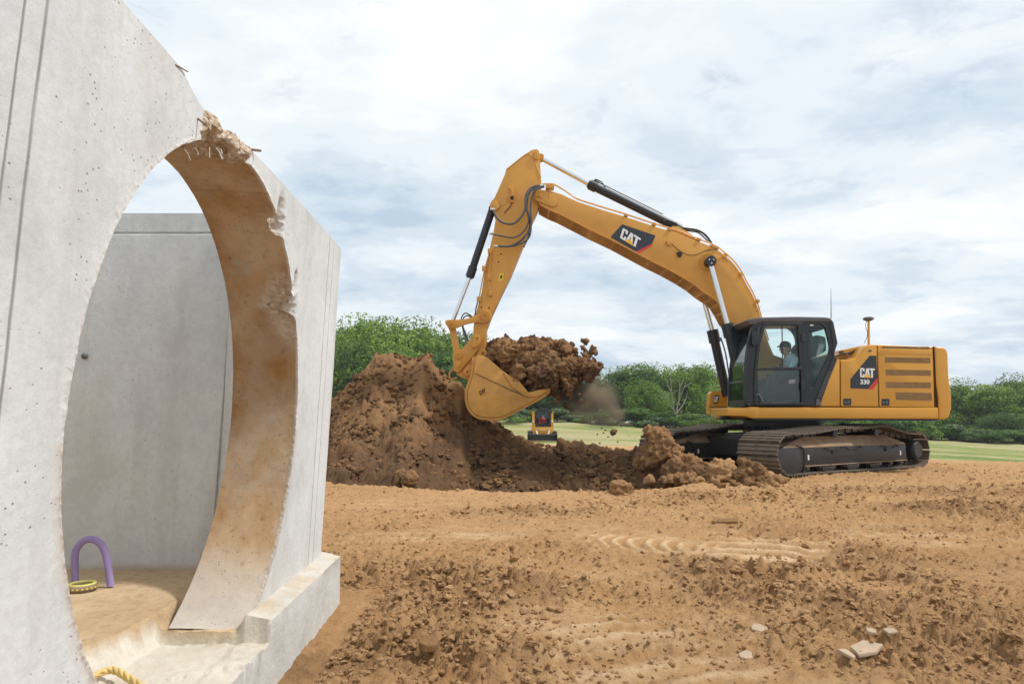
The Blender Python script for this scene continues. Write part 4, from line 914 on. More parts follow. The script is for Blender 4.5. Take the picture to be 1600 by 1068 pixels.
    part('mirror', plate(rounded([(1176.5, 518, 2), (1188, 516.5, 2), (1187.5, 533, 2), (1181, 541, 3), (1176, 538, 2)], 2), YN-.14, YN-.09, .012), M['black'], EX)
    part('mirror_arm', tube([P(1186, 513, YN-.02), P(1182, 521, YN-.10), P(1172, 524, YN-.04)], .012, 8), M['black'], EX)
    # work lamps on the roof edge
    for x in (1167.5,): part('work_lamp', cyl(P(x, 502.5, YN+.10), P(x+3.5, 502, YN+.10), .04, .05, 14), M['grey'], EX)
    part('rubber_strip', tube([P(1253.8, 504, YN-.02), P(1257.4, 632, YN-.02)], .008, 6), M['rubber'], cabf)
    # falling-object bars over the windshield
    part('sun_visor', plate([(1143, 516), (1166, 505), (1176, 503), (1175, 509), (1168, 511), (1146, 521)], 13.85, 14.0, .01), M['black'], EX)
    # seat and console
    st = part('operator_seat', plate(rounded([(1223, 590, 3), (1262, 588, 2), (1262, 600, 2), (1226, 602, 2)], 3), 13.2, 13.72, .05, 50, 3), M['seat'], EX)
    part('seat_back', plate(rounded([(1249, 592, 3), (1253, 540, 5), (1260, 532, 5), (1266, 536, 3), (1266, 592, 3)], 3), 13.2, 13.72, .05, 50, 3), M['seat'], st)
    part('armrest_console', plate(rounded([(1218, 578, 3), (1258, 576, 2), (1258, 584, 2), (1222, 586, 3)], 3), 13.06, 13.18, .03, 50), M['grey'], st)
    part('armrest_console', plate(rounded([(1218, 578, 3), (1258, 576, 2), (1258, 584, 2), (1222, 586, 3)], 3), 13.76, 13.88, .03, 50), M['grey'], st)
    part('joystick', tube([P(1221, 579, 13.12), P(1219, 568, 13.12)], [.014, .022], 10), M['rubber'], st)
    part('monitor', plate(rounded([(1171, 545, 2), (1183, 545, 2), (1185, 562, 2), (1174, 562, 2)], 2), 13.8, 13.86, .01), M['decal'], EX)
    part('floor_console', plate(rounded([(1176, 632), (1178, 612), (1190, 606), (1262, 604), (1266, 632)], 2), 13.25, 13.8, .02), M['seat'], EX)
def slab(pts, Y0, Y1, th):                      # sheet following a traced profile, with thickness
    w = [P(a, b, Y0) for a, b in pts]; bm = bmesh.new(); n = len(w); off = []
    for i in range(n):
        d = (w[min(i+1, n-1)]-w[max(i-1, 0)]).normalized(); nrm = Vector((-d.z, 0, d.x)); off.append(w[i]+nrm*th)
    ring = w+off[::-1]; bm_prism(bm, ring, (0, Y1-Y0, 0)); return finish(bm, 40)
M['roof'] = simple('cab_roof_paint', (.075, .07, .07), .45, dust=.3)
M['faintwhite'] = simple('faint_lettering', (.42, .46, .46), .6)
cab()

def boom():
    YM = 14.38; h = .32; YN, YF_ = YM-h, YM+h
    top = [(841, 312), (836, 305), (839, 297.5), (847.4, 296.5), (862, 298.5), (877.6, 303.5), (903.8, 315.3), (938, 326.5), (974.5, 337.6), (1027, 354.7), (1060, 364.2), (1077, 371.5), (1100, 380.2), (1112.8, 385.4), (1124, 391.5), (1133, 398.9), (1143, 407.5), (1151, 416.9), (1160, 430), (1166.7, 443.8), (1173, 454), (1178, 464), (1184.7, 479.8), (1190, 500), (1201, 535), (1214, 566), (1219, 585), (1212, 600), (1196, 606), (1182, 598)]
    bot = [(1168, 562), (1152, 527), (1139.8, 503.4), (1131, 487), (1122.9, 474), (1112, 465.5), (1099.3, 457.3), (1084, 445), (1067.9, 434.8), (1042, 420.5), (1016, 407.9), (960, 377.8), (922, 359.9), (895, 346), (873.6, 335), (858, 328.5), (843.5, 320.5)]
    o = plate(top+bot, YN, YF_, .012, 35, 2); bm_ = part('boom', o, M['yellow'], EX)
    # flanges: top and bottom plates stand slightly proud
    def strip(nm, line, th, proud):
        w = [P(a, b, YN) for a, b in line]; n = len(w); off = []
        for i in range(n):
            d = (w[min(i+1, n-1)]-w[max(i-1, 0)]).normalized(); off.append(w[i]+Vector((-d.z, 0, d.x))*th)
        b2 = bmesh.new(); bm_prism(b2, [v-Vector((0, proud, 0)) for v in w]+[v-Vector((0, proud, 0)) for v in off[::-1]], (0, YF_-YN+2*proud, 0)); return part(nm, finish(b2, 30), M['yellow'], bm_)
    strip('bottom_flange', bot[2:], -.025, .03)
    part('boom_seam', tube([P(1190, 478, YN-.003), P(1150, 512, YN-.003)], .004, 6), M['yellow'], bm_)
    # nose lugs at the stick pivot
    for Y0 in (YN-.035, YF_): part('nose_plate', plate(rounded([(834, 299, 5), (852, 297, 3), (868, 308, 6), (871.5, 316, 4), (866, 324, 4), (835, 312, 5)], 3), Y0, Y0+.035, .008), M['yellow'], bm_)
    part('pivot_pin', cyl(P(839.2, 303.4, YN-.08), P(839.2, 303.4, YF_+.05), .055, n=20), M['yellow'], bm_)
    part('pin_keeper', plate(rounded([(841, 300), (849, 302), (847, 309), (843, 309)], 2), YN-.065, YN-.035, .006), M['yellow'], bm_)
    # decal
    part('boom_decal', plate(rounded([(972, 350.2), (1024.2, 367.8), (1018, 383), (997, 395), (953.8, 370.6)], 1.5), YN-.006, YN+.002), M['decal'], bm_)
    part('decal_stripe', plate([(1019.6, 380), (1017.6, 384.5), (998, 395.6), (993.5, 393)], YN-.009, YN-.001), M['red'], bm_)
    w_, y_ = letters((968.5, 371.5), (996.5, 388), (973.5, 356.0), YN-.013); part('cat_lettering', w_, M['white'], bm_); part('cat_triangle', y_, M['logoyellow'], bm_)
    # hydraulic lines along the top edge
    for k, (dy, Yq) in enumerate(((-3.4, YN+.03), (-4.6, YN+.09), (-1.0, YN-.035))):
        line = [(848, 292), (856, 291.5), (866, 292.5), (880, 300), (893, 309), (903.8, 315.5)]+top[7:25] if k < 2 else [(x-1.5, y+2) for x, y in top[14:24]]
        part('hydraulic_line', tube(catmull([P(a, b+dy, Yq) for a, b in line], 3), .011, 6), M['yellow'], bm_)
    for x, y in ((978, 336), (1022, 350), (1046, 358), (1092, 374), (1113, 384), (1134, 398), (1158, 428), (1184, 470), (1120, 387)): part('line_clamp', plate(rounded([(x-2, y-3.2), (x+3.5, y-1.6), (x+3, y+2.4), (x-2.4, y+1)], .8), YN-.02, YN+.14, .006), M['yellow'], bm_)
    part('hose_fitting', plate(rounded([(853, 288), (866, 289), (866, 294), (853, 294)], 1), YN-.06, YN+.10, .01), M['yellow'], bm_)
    part('hose_stub', tube([P(860, 293, YN-.03), P(859.5, 300, YN-.03), P(858, 309, YN-.03)], .02, 8), M['yellow'], bm_)
    # small brackets and wiring on the side
    for x, y, m_ in ((1046, 379, 'yellow'), (1062.5, 397, 'gap')):
        part('side_bracket', plate(rounded([(x-5, y-3), (x+1, y-5), (x+4, y-1), (x+2, y+4), (x-2, y+4)], 1), YN-.05, YN, .006), M[m_], bm_)
    part('sensor_wire', tube(catmull([P(a, b, YN-.012) for a, b in ((1049, 380), (1056, 387), (1066, 394), (1078, 398.5), (1090, 397), (1104, 391), (1120, 389))], 4), .006, 6), M['gap'], bm_)
    part('sensor_wire', tube([P(1117, 405, YN-.012), P(1134, 401, YN-.012), P(1140, 404, YN-.012)], .006, 6), M['yellow'], bm_)
    part('cylinder_boss', cyl(P(1106, 409, YN-.07), P(1106, 409, YF_+.07), .17, n=32), M['yellow'], bm_)
    part('foot_pin', cyl(P(1203, 590, YN-.1), P(1203, 590, YF_+.1), .08), M['black'], bm_)
    # bracket of the stick cylinder on top of the boom
    part('cylinder_bracket', plate(rounded([(1044, 363, 2), (1049, 353, 4), (1060, 353.5, 3), (1081, 366, 4), (1090, 377, 3)], 2), YM-.2, YM-.15, .008), M['yellow'], bm_)
    part('cylinder_bracket', plate(rounded([(1044, 363, 2), (1049, 353, 4), (1060, 353.5, 3), (1081, 366, 4), (1090, 377, 3)], 2), YM+.15, YM+.2, .008), M['yellow'], bm_)
    # arm hoses above the bracket
    part('hydraulic_hose', tube(catmull([P(a, b, YM-.1) for a, b in ((1036, 346), (1044, 344.5), (1058, 350))], 5), .018, 8), M['rubber'], bm_)
    part('hydraulic_hose', tube(catmull([P(a, b, YM-.1) for a, b in ((1058, 355), (1075, 357.5), (1090, 360), (1102, 367), (1112, 380))], 5), .026, 8), M['rubber'], bm_)
    part('hydraulic_hose', tube(catmull([P(a, b, YM-.05) for a, b in ((1060, 358), (1078, 361), (1092, 364), (1108, 379))], 5), .016, 8), M['rubber'], bm_)
    def cylinder(nm, rod_a, rod_b, bar_b, Y, rr, rb, gland=.09, Yb=None, bar_a=None):
        a, b, c = P(*rod_a, Y), P(*rod_b, Y), P(*bar_b, Y); root = part(nm, cyl(b, c, rb, n=28), M['black'], EX); d = (c-b).normalized()
        part('piston_rod', cyl(a, b+d*.02, rr, n=24), M['chrome'], root); part('gland_collar', cyl(b-d*.015, b+d*gland*1.7, rb*1.22, n=28), M['black'], root)
        part('gland_collar', cyl(b-d*.05, b-d*.015, rb*.9, n=28), M['black'], root)
        return root, a, b, c, d
    r, a, b, c, d = cylinder('stick_cylinder', (845, 247), (922, 288.5), (1064, 358), YM, .052, .092)
    part('rod_eye', cyl(a-Vector((0, .11, 0)), a+Vector((0, .11, 0)), .062), M['yellow'], r)
    n_ = Vector((-d.z, 0, d.x)); n_ = n_ if n_.z > 0 else -n_
    part('cylinder_line', tube([b+n_*.13+d*.05, b+n_*.125+d*1.7], .012, 6), M['black'], r)
    part('cylinder_line', tube([b+n_*.09+d*.02, b+n_*.16+d*.06, b+n_*.17+d*.2, b+n_*.10+d*.32], .016, 6), M['black'], r)
    for Y_, nm in ((YN-.20, 'near'), (YF_+.20, 'far')):
        a0 = P(1109.5, 409, YN-.20); b0 = P(1136.5, 507, YN-.20); c0 = P(1160, 612, YN-.20); sh = Vector((0, Y_-(YN-.20), 0))
        a, b, c = a0+sh, b0+sh, c0+sh; d = (c-b).normalized(); c = b+d*1.45
        root = part('boom_cylinder', cyl(b, c, .098, n=28), M['black'], EX)
        part('piston_rod', cyl(a, b+d*.02, .055, n=24), M['chrome'], root); part('gland_collar', cyl(b-d*.02, b+d*.26, .125, n=28), M['black'], root)
        hub = part('rod_cap', cyl(a-Vector((0, .10, 0)), a+Vector((0, .10, 0)), .105), M['black'], root)
        for k in range(3):
            q = a+Vector((math.cos(k*2.09+.5)*.05, -.10, math.sin(k*2.09+.5)*.05)); part('cap_bolt', cyl(q, q-Vector((0, .012, 0)), .014, n=8), M['chrome'], hub)
        part('cylinder_line', tube(catmull([b+d*.15-Vector((-.14, .02, 0)), b+d*.5-Vector((-.17, .02, 0)), b+d*1.0-Vector((-.14, .02, 0))], 5), .016, 8), M['black'], root)
    # ------------------------------------------------ stick
    hs = .215; YS0, YS1 = YM-hs, YM+hs
    sl = [(838, 232.4), (842, 235), (843.5, 247), (845.4, 278), (846.4, 290), (841, 325.8), (830, 349), (817.3, 383.5), (799, 428), (783.6, 459), (768, 492.7), (760, 514), (760, 540), (754, 553), (745, 552), (739, 535), (739.5, 515), (741, 500), (747, 476), (752.7, 456), (758, 417.6), (765, 388.7), (771, 362.5), (775, 339), (772, 331), (766.5, 322.5), (767, 316), (773, 308), (788.4, 273.4), (791, 264), (806, 251.5), (822.5, 239.3), (831, 234)]
    st = part('stick', plate(sl, YS0, YS1, .012, 35, 2), M['yellow'], EX)
    part('stick_top_cap', plate(rounded([(833.6, 236, 3), (843, 236, 3), (842.6, 249, 3), (834, 249, 3)], 2), YS0-.03, YS0, .008), M['yellow'], st)
    part('stick_edge', tube(catmull([P(a, b, YS0) for a, b in ((791, 265), (806, 253), (822, 241), (829, 242), (836, 254), (845, 277))], 3), .012, 6), M['yellow'], st)
    part('stick_edge', tube(catmull([P(a, b, YS0) for a, b in ((776, 340), (768, 322), (770, 313), (778, 318), (783, 322), (790, 318), (793, 308))], 4), .008, 6), M['yellow'], st)
    part('cylinder_lug', plate(rounded([(764.5, 324, 3), (767, 314, 4), (776, 312, 4), (782, 322, 4), (774, 330, 3)], 2), YS0-.05, YS0, .01), M['yellow'], st)
    part('cylinder_lug', plate(rounded([(764.5, 324, 3), (767, 314, 4), (776, 312, 4), (782, 322, 4), (774, 330, 3)], 2), YS1, YS1+.05, .01), M['yellow'], st)
    for pts_ in (((794, 292), (803, 290), (804, 305), (796, 309), (799, 300)), ((795, 308), (805, 306), (802, 316), (797, 315))):
        part('valve_bracket', plate(rounded(pts_, 1), YS0-.07, YS0, .008), M['yellow'], st)
    part('sensor_box', plate(rounded([(798, 306), (803, 306), (802, 312), (797, 311)], 1), YS0-.09, YS0-.06, .006), M['gap'], st)
    part('sensor_wire', tube([P(800, 312, YS0-.01), P(798, 322, YS0-.01), P(788, 333, YS0-.01)], .008, 6), M['gap'], st)
    for k, li in enumerate((((764, 397), (757, 422), (751, 452), (748, 470)), ((768, 390), (765, 415), (763, 435), (765, 452), (767, 459)))):
        part('hydraulic_line', tube(catmull([P(a, b, YS0-.04) for a, b in li], 4), .014, 7), M['yellow'], st)
    for x, y in ((765, 392), (764, 433), (766, 458), (756, 419), (748, 467)): part('line_clamp', plate(rounded([(x-3, y-4), (x+3, y-4), (x+3, y+4), (x-3, y+4)], 1), YS0-.06, YS0, .008), M['yellow'], st)
    part('warning_label', plate([(780.5, 428), (786.5, 426.5), (785, 437), (779, 438.5)], YS0-.004, YS0+.002), M['logoyellow2'], st)
    part('label_print', plate([(782, 430), (785, 429.4), (784, 435), (781, 435.6)], YS0-.006, YS0-.003), M['gap'], st)
    for x, y in ((752, 480), (764, 481), (783, 397), (779, 409)): part('bolt_hole', cyl(P(x, y, YS0-.006), P(x, y, YS0+.01), .018, n=10), M['gap'], st)
    # hoses sagging from the boom nose to the stick
    Yh = YN-.12
    for r_, pts_ in ((.022, ((850, 290), (836, 291), (826, 297), (821, 310), (821, 325), (815, 338), (803, 349), (789, 349), (778, 342), (771, 329))), (.022, ((850, 291), (834, 294), (824, 303), (822, 322), (827, 340), (828, 355), (820, 370), (806, 381), (792, 385), (776, 384))),
                     (.020, ((850, 292), (838, 296), (832, 305), (829, 325), (830, 345), (826, 368), (818, 386))), (.017, ((846, 293), (828, 300), (823, 325), (826, 345), (818, 362), (803, 371), (785, 369), (768, 365))), (.017, ((824, 300), (821, 318), (826, 338), (830, 352), (826, 372), (808, 383), (795, 385)))):
        part('hydraulic_hose', tube(catmull([P(a, b, Yh+random.uniform(-.04, .04)) for a, b in pts_], 6), r_, 8), M['hose'], st)
    for x, y in ((847, 290.5), (774, 384.5), (767.5, 365), (769, 327)): part('hose_coupling', cyl(P(x-3, y, Yh), P(x+4, y, Yh), .026, n=12), M['chrome'], st)
    # ------------------------------------------------ bucket cylinder and linkage
    r, a, b, c, d = cylinder('bucket_cylinder', (706.5, 503), (734.5, 431), (769, 328), YM, .045, .080, .12)
    part('cylinder_eye', cyl(c-Vector((0, .12, 0)), c+Vector((0, .12, 0)), .075), M['black'], r)
    lk = [(757.5, 482, 5), (768, 486, 7), (768.5, 498, 7), (757, 505, 7), (746, 502, 12), (724, 507, 14), (712, 513, 5), (702, 512.5, 6), (695.5, 506, 5), (696, 500, 5), (703, 499.3, 3), (726, 499, 10), (746, 492, 10)]
    for Y0 in (YS0-.075, YS1+.005): li = part('idler_link', plate(rounded(lk, 4), Y0, Y0+.07, .014, 40), M['yellow'], EX)
    cl = [(697, 506, 4), (706, 508, 2), (712, 512, 3), (719.5, 550, 4), (723, 556, 4), (717, 562, 6), (709, 556, 4), (708, 546, 4), (702, 515, 4)]
    for Y0 in (YS0+.03, YS1-.10): part('bucket_link', plate(rounded(cl, 3), Y0, Y0+.07, .012, 40), M['yellow'], EX)
    for nm, (x, y), r_, dp in (('linkage_pin', (757.3, 492.5), .10, .12), ('linkage_pin', (705, 506.5), .075, .11), ('linkage_pin', (716, 554), .075, .10), ('linkage_pin', (745.6, 528), .085, .10)):
        o = part(nm, cyl(P(x, y, YS0-dp), P(x, y, YS1+dp), r_, n=24), M['yellow'], EX); part('pin_head', cyl(P(x, y, YS0-dp-.02), P(x, y, YS0-dp), r_*.5, n=12), M['yellow'], o); part('grease_hole', cyl(P(x, y, YS0-dp-.024), P(x, y, YS0-dp-.015), r_*.16, n=8), M['gap'], o)
    for pts_ in (((741, 497), (728, 489), (721, 496), (722, 508), (725, 520), (730, 533)), ((741, 499), (731, 493), (724, 497), (723, 508), (728, 522), (731, 532)), ((748, 466), (744, 480), (742, 492), (738, 496))):
        part('hydraulic_hose', tube(catmull([P(a, b, YS0-.02) for a, b in pts_], 5), .014, 8), M['hose'], EX)
    # ------------------------------------------------ coupler
    cp = [(740, 521, 4), (749, 520.5, 5), (753, 528, 5), (750, 540, 3), (741, 553, 3), (716, 582, 4), (709, 580, 5), (708, 562, 4), (707, 551, 5), (713, 546.5, 5), (722, 545, 3), (731, 535, 3)]
    cpl = None
    for Y0 in (YS0-.05, YS1-.01):
        o = part('coupler', plate(rounded(cp, 3), Y0, Y0+.06, .012, 40), M['yellow'], EX)
        if cpl is None: cpl = o
    cp2 = [(756, 545, 5), (763, 551, 5), (762, 560, 4), (742, 560, 3), (741, 578, 3), (737, 593, 3), (726, 592, 6), (712, 584, 5), (716, 578, 3), (740, 550, 3), (746, 543, 4)]
    part('coupler_body', plate(rounded(cp2, 3), YS0+.02, YS1-.02, .014, 40), M['yellow'], cpl)
    part('lifting_eye', tube([P(a, b, YM) for a, b in ((714, 577), (707, 577), (702.5, 583), (702.5, 590), (707, 592.5), (714, 590))], .022, 8), M['yellow'], cpl)
    part('coupler_pin', plate(rounded([(734, 567, 4), (739.5, 572, 3), (737, 583, 4), (729, 589, 5), (723, 580, 4)], 3), YS0-.09, YS1+.09, .012, 40), M['yellow'], cpl)
    part('coupler_lug', plate([(717, 562), (722, 568), (714, 575), (710, 569)], YS0-.07, YS0-.05, .006), M['yellow'], cpl)
    part('pin_cover', plate(rounded([(742, 522, 4), (751, 525, 4), (751, 536, 4), (741, 544, 4), (736, 540, 4)], 4), YS0-.11, YS0-.05, .012, 40), M['yellow'], cpl)
    part('grease_hole', cyl(P(730, 580.5, YS0-.10), P(730, 580.5, YS0-.08), .018, n=8), M['gap'], cpl)
    # ------------------------------------------------ bucket
    YB0, YB1 = 13.72, 15.02
    ears = [(744, 560, 2), (746, 552, 5), (753, 545, 6), (760, 546, 6), (764, 554, 5), (763, 562, 4), (772, 572, 3), (742, 580, 3)]
    bk = [(741.5, 557), (750, 556), (764, 560), (786.4, 579.8), (811.7, 596.6), (817, 603), (824, 612), (840, 612), (853.8, 607.5), (856, 611), (840, 622), (817.3, 634), (797, 645), (780.8, 651.5), (761, 652), (748, 650), (739, 644), (732.6, 634), (730, 620), (731.5, 606), (736, 594), (740, 578)]
    bu = part('bucket', shell(bk[8:]+bk[:1], YB0, YB1, .05), M['bucketpaint'], EX)
    sidep = [(744, 556), (757, 556.5), (764, 560), (786.4, 579.8), (811.7, 597), (818, 606), (826, 614), (842, 611), (853.8, 607.5), (855.5, 611), (840, 622), (817.3, 634), (797, 645), (780.8, 651.0), (761, 651.5), (748, 649.5), (739.4, 643.6), (733, 634), (730.6, 620), (732, 606), (736.5, 594), (740.5, 578)]
    for Y0 in (YB0-.03, YB1-.02):
        o = part('bucket_side', plate(catm2(sidep), Y0, Y0+.05, .010, 30), M['bucketpaint'], bu)
        if Y0 < 14:
            part('side_seam', plate([(742.5, 582), (770, 594.5), (800, 608.5), (826, 619.5), (825, 621), (799, 610.3), (769.4, 596.2), (742, 583.8)], Y0-.012, Y0, .004), M['grille'], o)
            part('side_cutter', plate(rounded([(786, 580, 2), (812, 596, 3), (826, 613, 2), (854, 606, 2), (857, 610.5, 2), (838, 619.5, 2), (822, 619.5, 3), (800, 604, 3)], 2), Y0-.035, Y0, .008), M['bucketpaint'], o)
            bd = part('bucket_badge', plate([(746.5, 609.5), (758, 603), (762.5, 612), (751, 619)], Y0-.015, Y0, .005), M['bucketpaint'], o)
            w_, y_ = letters((750, 617), (759.5, 611.5), (748.5, 611), Y0-.02); part('badge_lettering', w_, M['gap'], bd)
    for Y0 in (YS0-.14, YS1+.08): part('bucket_ear', plate(rounded(ears, 3), Y0, Y0+.06, .012, 40), M['bucketpaint'], bu)
    part('bucket_pin', cyl(P(754.5, 551.5, YS0-.18), P(754.5, 551.5, YS1+.18), .075, n=22), M['yellow'], bu)
    part('grease_hole', cyl(P(754.5, 551.5, YS0-.185), P(754.5, 551.5, YS0-.17), .02, n=8), M['gap'], bu)
    for i in range(5):
        y = YB0+.08+i*(YB1-YB0-.16)/4; a = P(850, 610.5, YB0)+Vector((0, y-YB0, 0)); b = P(871, 602, YB0)+Vector((0, y-YB0, 0))
        b2 = bmesh.new(); bm_cyl(b2, a, b, .075, .028, 4); part('bucket_tooth', finish(b2), M['bucketpaint'], bu)
def catm2(pts):
    o = catmull([(x, y, 0) for x, y in pts], 3, True); return [(v.x, v.y) for v in o]
def shell(line, Y0, Y1, th):
    w = [P(a, b, Y0) for a, b in line]; w = catmull(w, 3); n = len(w); off = []
    for i in range(n):
        d = (w[min(i+1, n-1)]-w[max(i-1, 0)]).normalized(); off.append(w[i]+Vector((d.z, 0, -d.x))*th*-1)
    b2 = bmesh.new(); ring = w+off[::-1]; bm_prism(b2, ring, (0, Y1-Y0, 0)); return finish(b2, 40)
M['hose'] = simple('grey_hose', (.075, .078, .085), .5, var=.1)
M['logoyellow2'] = simple('label_yellow', (.75, .65, .03), .5)
boom()

# ------------------------------------------------ undercarriage, turned 32 degrees from the upper body
TH_ = R(32.1); UU = Vector((math.cos(TH_), math.sin(TH_), 0)); VV = Vector((-math.sin(TH_), math.cos(TH_), 0))
UC = Matrix.Translation((CX, CY, 0)) @ Matrix.Rotation(TH_, 4, 'Z')
def under():
    GA = 1.28; W = .42
    def bar(lo, hi, bv=.01): return box(lo, hi, bv, UC)
    def prof(pts, v0, v1, bv=.01, sm=35):
        b = bmesh.new(); bm_prism(b, [UC @ Vector((u, v0, z)) for u, z in pts], UC.to_3x3() @ Vector((0, v1-v0, 0)), bv); return finish(b, sm)
    part('car_body', prof([(-1.0, .35), (1.0, .35), (.95, .72), (-.95, .72)], -.75, .75, .05), M['frameblack'], EX)
    for u0 in (-1.15, .65): part('track_beam', bar((u0, -1.1, .28), (u0+.5, 1.1, .66), .05), M['frameblack'], EX)
    # closed path of the track in (u, z)
    fi, ri = (-2.10, .415), (2.10, .385); r1, r2 = .335, .315
    pts = []
    for k in range(0, 19): a = R(-90-k*10); pts.append((fi[0]+r1*math.cos(a), fi[1]+r1*math.sin(a)))
    pts += [(-1.5, .765), (-1.0, .80), (-.55, .845), (-.1, .835), (.35, .85), (.85, .868), (1.25, .80), (1.65, .725)]
    for k in range(0, 19): a = R(90-k*10); pts.append((ri[0]+r2*math.cos(a), ri[1]+r2*math.sin(a)))
    pts += [(1.2, .07), (0, .075), (-1.2, .08)]
    pv = [Vector((a, 0, b)) for a, b in pts]; dense = catmull(pv, 6, True); L = [0]
    for i in range(len(dense)): L.append(L[-1]+(dense[(i+1) % len(dense)]-dense[i]).length)
    N_ = 48; tot = L[-1]; out = []
    for k in range(N_):
        t = tot*k/N_; i = max(j for j in range(len(dense)) if L[j] <= t); f = (t-L[i])/max(1e-9, L[i+1]-L[i]); a, b = dense[i], dense[(i+1) % len(dense)]; out.append((a.lerp(b, f)))
    pitch = tot/N_
    # one shoe: plate with three grousers and a turned-up lip
    b = bmesh.new(); hw = pitch/2
    bm_box(b, (-hw*.98, -W, -.004), (hw*.90, W, .014))
    for g, hgt in ((-hw*.80, .052), (-hw*.12, .040), (hw*.56, .040)):
        bm_prism(b, [Vector((g-.018, -W+.004, .0142)), Vector((g+.018, -W+.004, .0142)), Vector((g+.009, -W+.004, hgt)), Vector((g-.009, -W+.004, hgt))], (0, 2*W-.008, 0))
    shoe_me = finish(b); setmat(shoe_me, M['steel'])
    b = bmesh.new()
    for v0 in (-.13, .075):
        bm_prism(b, [Vector((-hw*1.1, v0, -.02)), Vector((-hw*.7, v0, -.075)), Vector((hw*.5, v0, -.08)), Vector((hw*1.1, v0, -.03)), Vector((hw*.6, v0, -.006)), Vector((-hw*.6, v0, -.006))], (0, .055, 0))
    for u_ in (-.05, .05):
        for v_ in (-.1, .1): bm_cyl(b, (u_, v_, .014), (u_, v_, .028), .016, .016, 8)
    bm_cyl(b, (-hw, -.16, -.045), (-hw, .16, -.045), .028, .028, 10)
    link_me = finish(b, 40); setmat(link_me, M['steel'])
    for side in (-1, 1):
        v = side*GA
        # chain: the pins and links form one continuous mesh carried by the frame
        sidep = [(-2.30, .47), (-2.05, .53), (1.62, .53), (1.75, .50), (1.78, .20), (-1.65, .175), (-1.72, .12), (-2.28, .13), (-2.36, .2)]
        fr = part('track_frame', prof([(-1.72, .53), (1.70, .53), (1.72, .20), (-1.68, .18)], v-.33, v+.33, .02), M['frameblack'], EX)
        part('frame_top', prof([(-2.25, .535), (-1.9, .60), (-1.35, .70), (1.1, .70), (1.7, .56), (1.7, .535)], v-.20, v+.20, .02), M['dusty'], fr)
        # sloping dusty shoulder
        for sg in (-1, 1):
            b = bmesh.new(); q = [(-2.2, sg*.335, .535), (1.66, sg*.335, .535), (1.2, sg*.18, .705), (-1.45, sg*.18, .705)]; q = [UC @ Vector((a, v+c, z)) for a, c, z in q]; bm_prism(b, q, (0, 0, -.02)); part('frame_shoulder', finish(b), M['dusty'], fr)
        for sg in (-1, 1):
            part('idler_guard', prof([(-2.36, .47), (-2.28, .525), (-1.74, .525), (-1.70, .5), (-1.70, .16), (-1.78, .09), (-1.95, .06), (-2.25, .06), (-2.34, .1)], v+sg*.345-.012, v+sg*.345+.012, .006), M['frameblack'], fr)
            b = bmesh.new(); bm_tube(b, [UC @ Vector((a, v+sg*.365, z)) for a, z in ((-1.86, .56), (-1.72, .53), (-1.66, .47), (-1.66, .16), (-1.72, .09))], .014, 6); part('guard_strap', finish(b, 50), M['frameblack'], fr)
            part('frame_ledge', bar((-1.64, v+sg*.33-.02, .185), (1.70, v+sg*.33+.035*(1 if sg > 0 else 1), .205), .004), M['dusty'], fr)
        yy = v-.334
        for u_ in (-.78, .95): part('frame_hole', cyl(UC @ Vector((u_, yy-.004, .42)), UC @ Vector((u_, yy+.02, .42)), .035, n=12), M['gap2'], fr)
        for u_ in (-1.50, 1.48): part('white_sticker', prof([(u_-.02, .30), (u_+.02, .30), (u_+.02, .39), (u_-.02, .39)], yy-.004, yy+.001, 0), M['white'], fr)
        for u_ in (-.75, -.15, 1.10):
            b = bmesh.new(); bm_tube(b, [UC @ Vector((u_+a, yy-c, z)) for a, c, z in ((-.25, .0, .50), (-.22, .06, .475), (-.05, .07, .47), (.0, .05, .45), (.06, .07, .47), (.22, .06, .475), (.25, 0, .50))], .013, 6); part('step_bracket', finish(b, 40), M['frameblack'], fr)
        for u_ in (-.55, .45): part('slot', prof([(u_-.12, .706), (u_+.12, .706), (u_+.12, .710), (u_-.12, .710)], v-.17, v-.05, 0), M['gap2'], fr)
        for u_ in (-.62, .72):
            o = part('carrier_roller', cyl(UC @ Vector((u_, v-.30, .755)), UC @ Vector((u_, v+.30, .755)), .058, n=20), M['frameblack'], fr); part('roller_flange', cyl(UC @ Vector((u_, v-.315, .755)), UC @ Vector((u_, v-.29, .755)), .075, n=20), M['frameblack'], o)
        for i in range(9):
            u_ = -1.5+i*.38; part('bottom_roller', cyl(UC @ Vector((u_, v-.28, .165)), UC @ Vector((u_, v+.28, .165)), .075, n=16), M['frameblack'], fr); part('roller_boss', cyl(UC @ Vector((u_, v-.325, .165)), UC @ Vector((u_, v-.28, .165)), .04, n=12), M['steel'], fr)
        for i in range(3):
            u_ = -.95+i*.75
            part('rock_guard', prof([(u_-.19, .175), (u_+.19, .175), (u_+.15, .10), (u_+.10, .06), (u_-.10, .06), (u_-.15, .10)], v-.35, v-.31, .008), M['frameblack'], fr)
        o = part('idler_wheel', cyl(UC @ Vector((fi[0], v-.10, fi[1])), UC @ Vector((fi[0], v+.10, fi[1])), r1-.03, n=36), M['frameblack'], fr)
        b = bmesh.new(); bm_cyl(b, UC @ Vector((ri[0], v-.05, ri[1])), UC @ Vector((ri[0], v+.05, ri[1])), r2-.06, r2-.06, 36)
        for k in range(20):
            a = k*math.pi/10; m_ = UC @ Matrix.Translation((ri[0], v, ri[1])) @ Matrix.Rotation(a, 4, 'Y'); bm_box(b, (r2-.08, -.04, -.022), (r2-.02, .04, .022), 0, m_)
        sp = part('drive_sprocket', finish(b, 35), M['frameblack'], fr)
        part('final_drive', cyl(UC @ Vector((ri[0], v-.33, ri[1])), UC @ Vector((ri[0], v+.2, ri[1])), .20, n=32), M['frameblack'], fr)
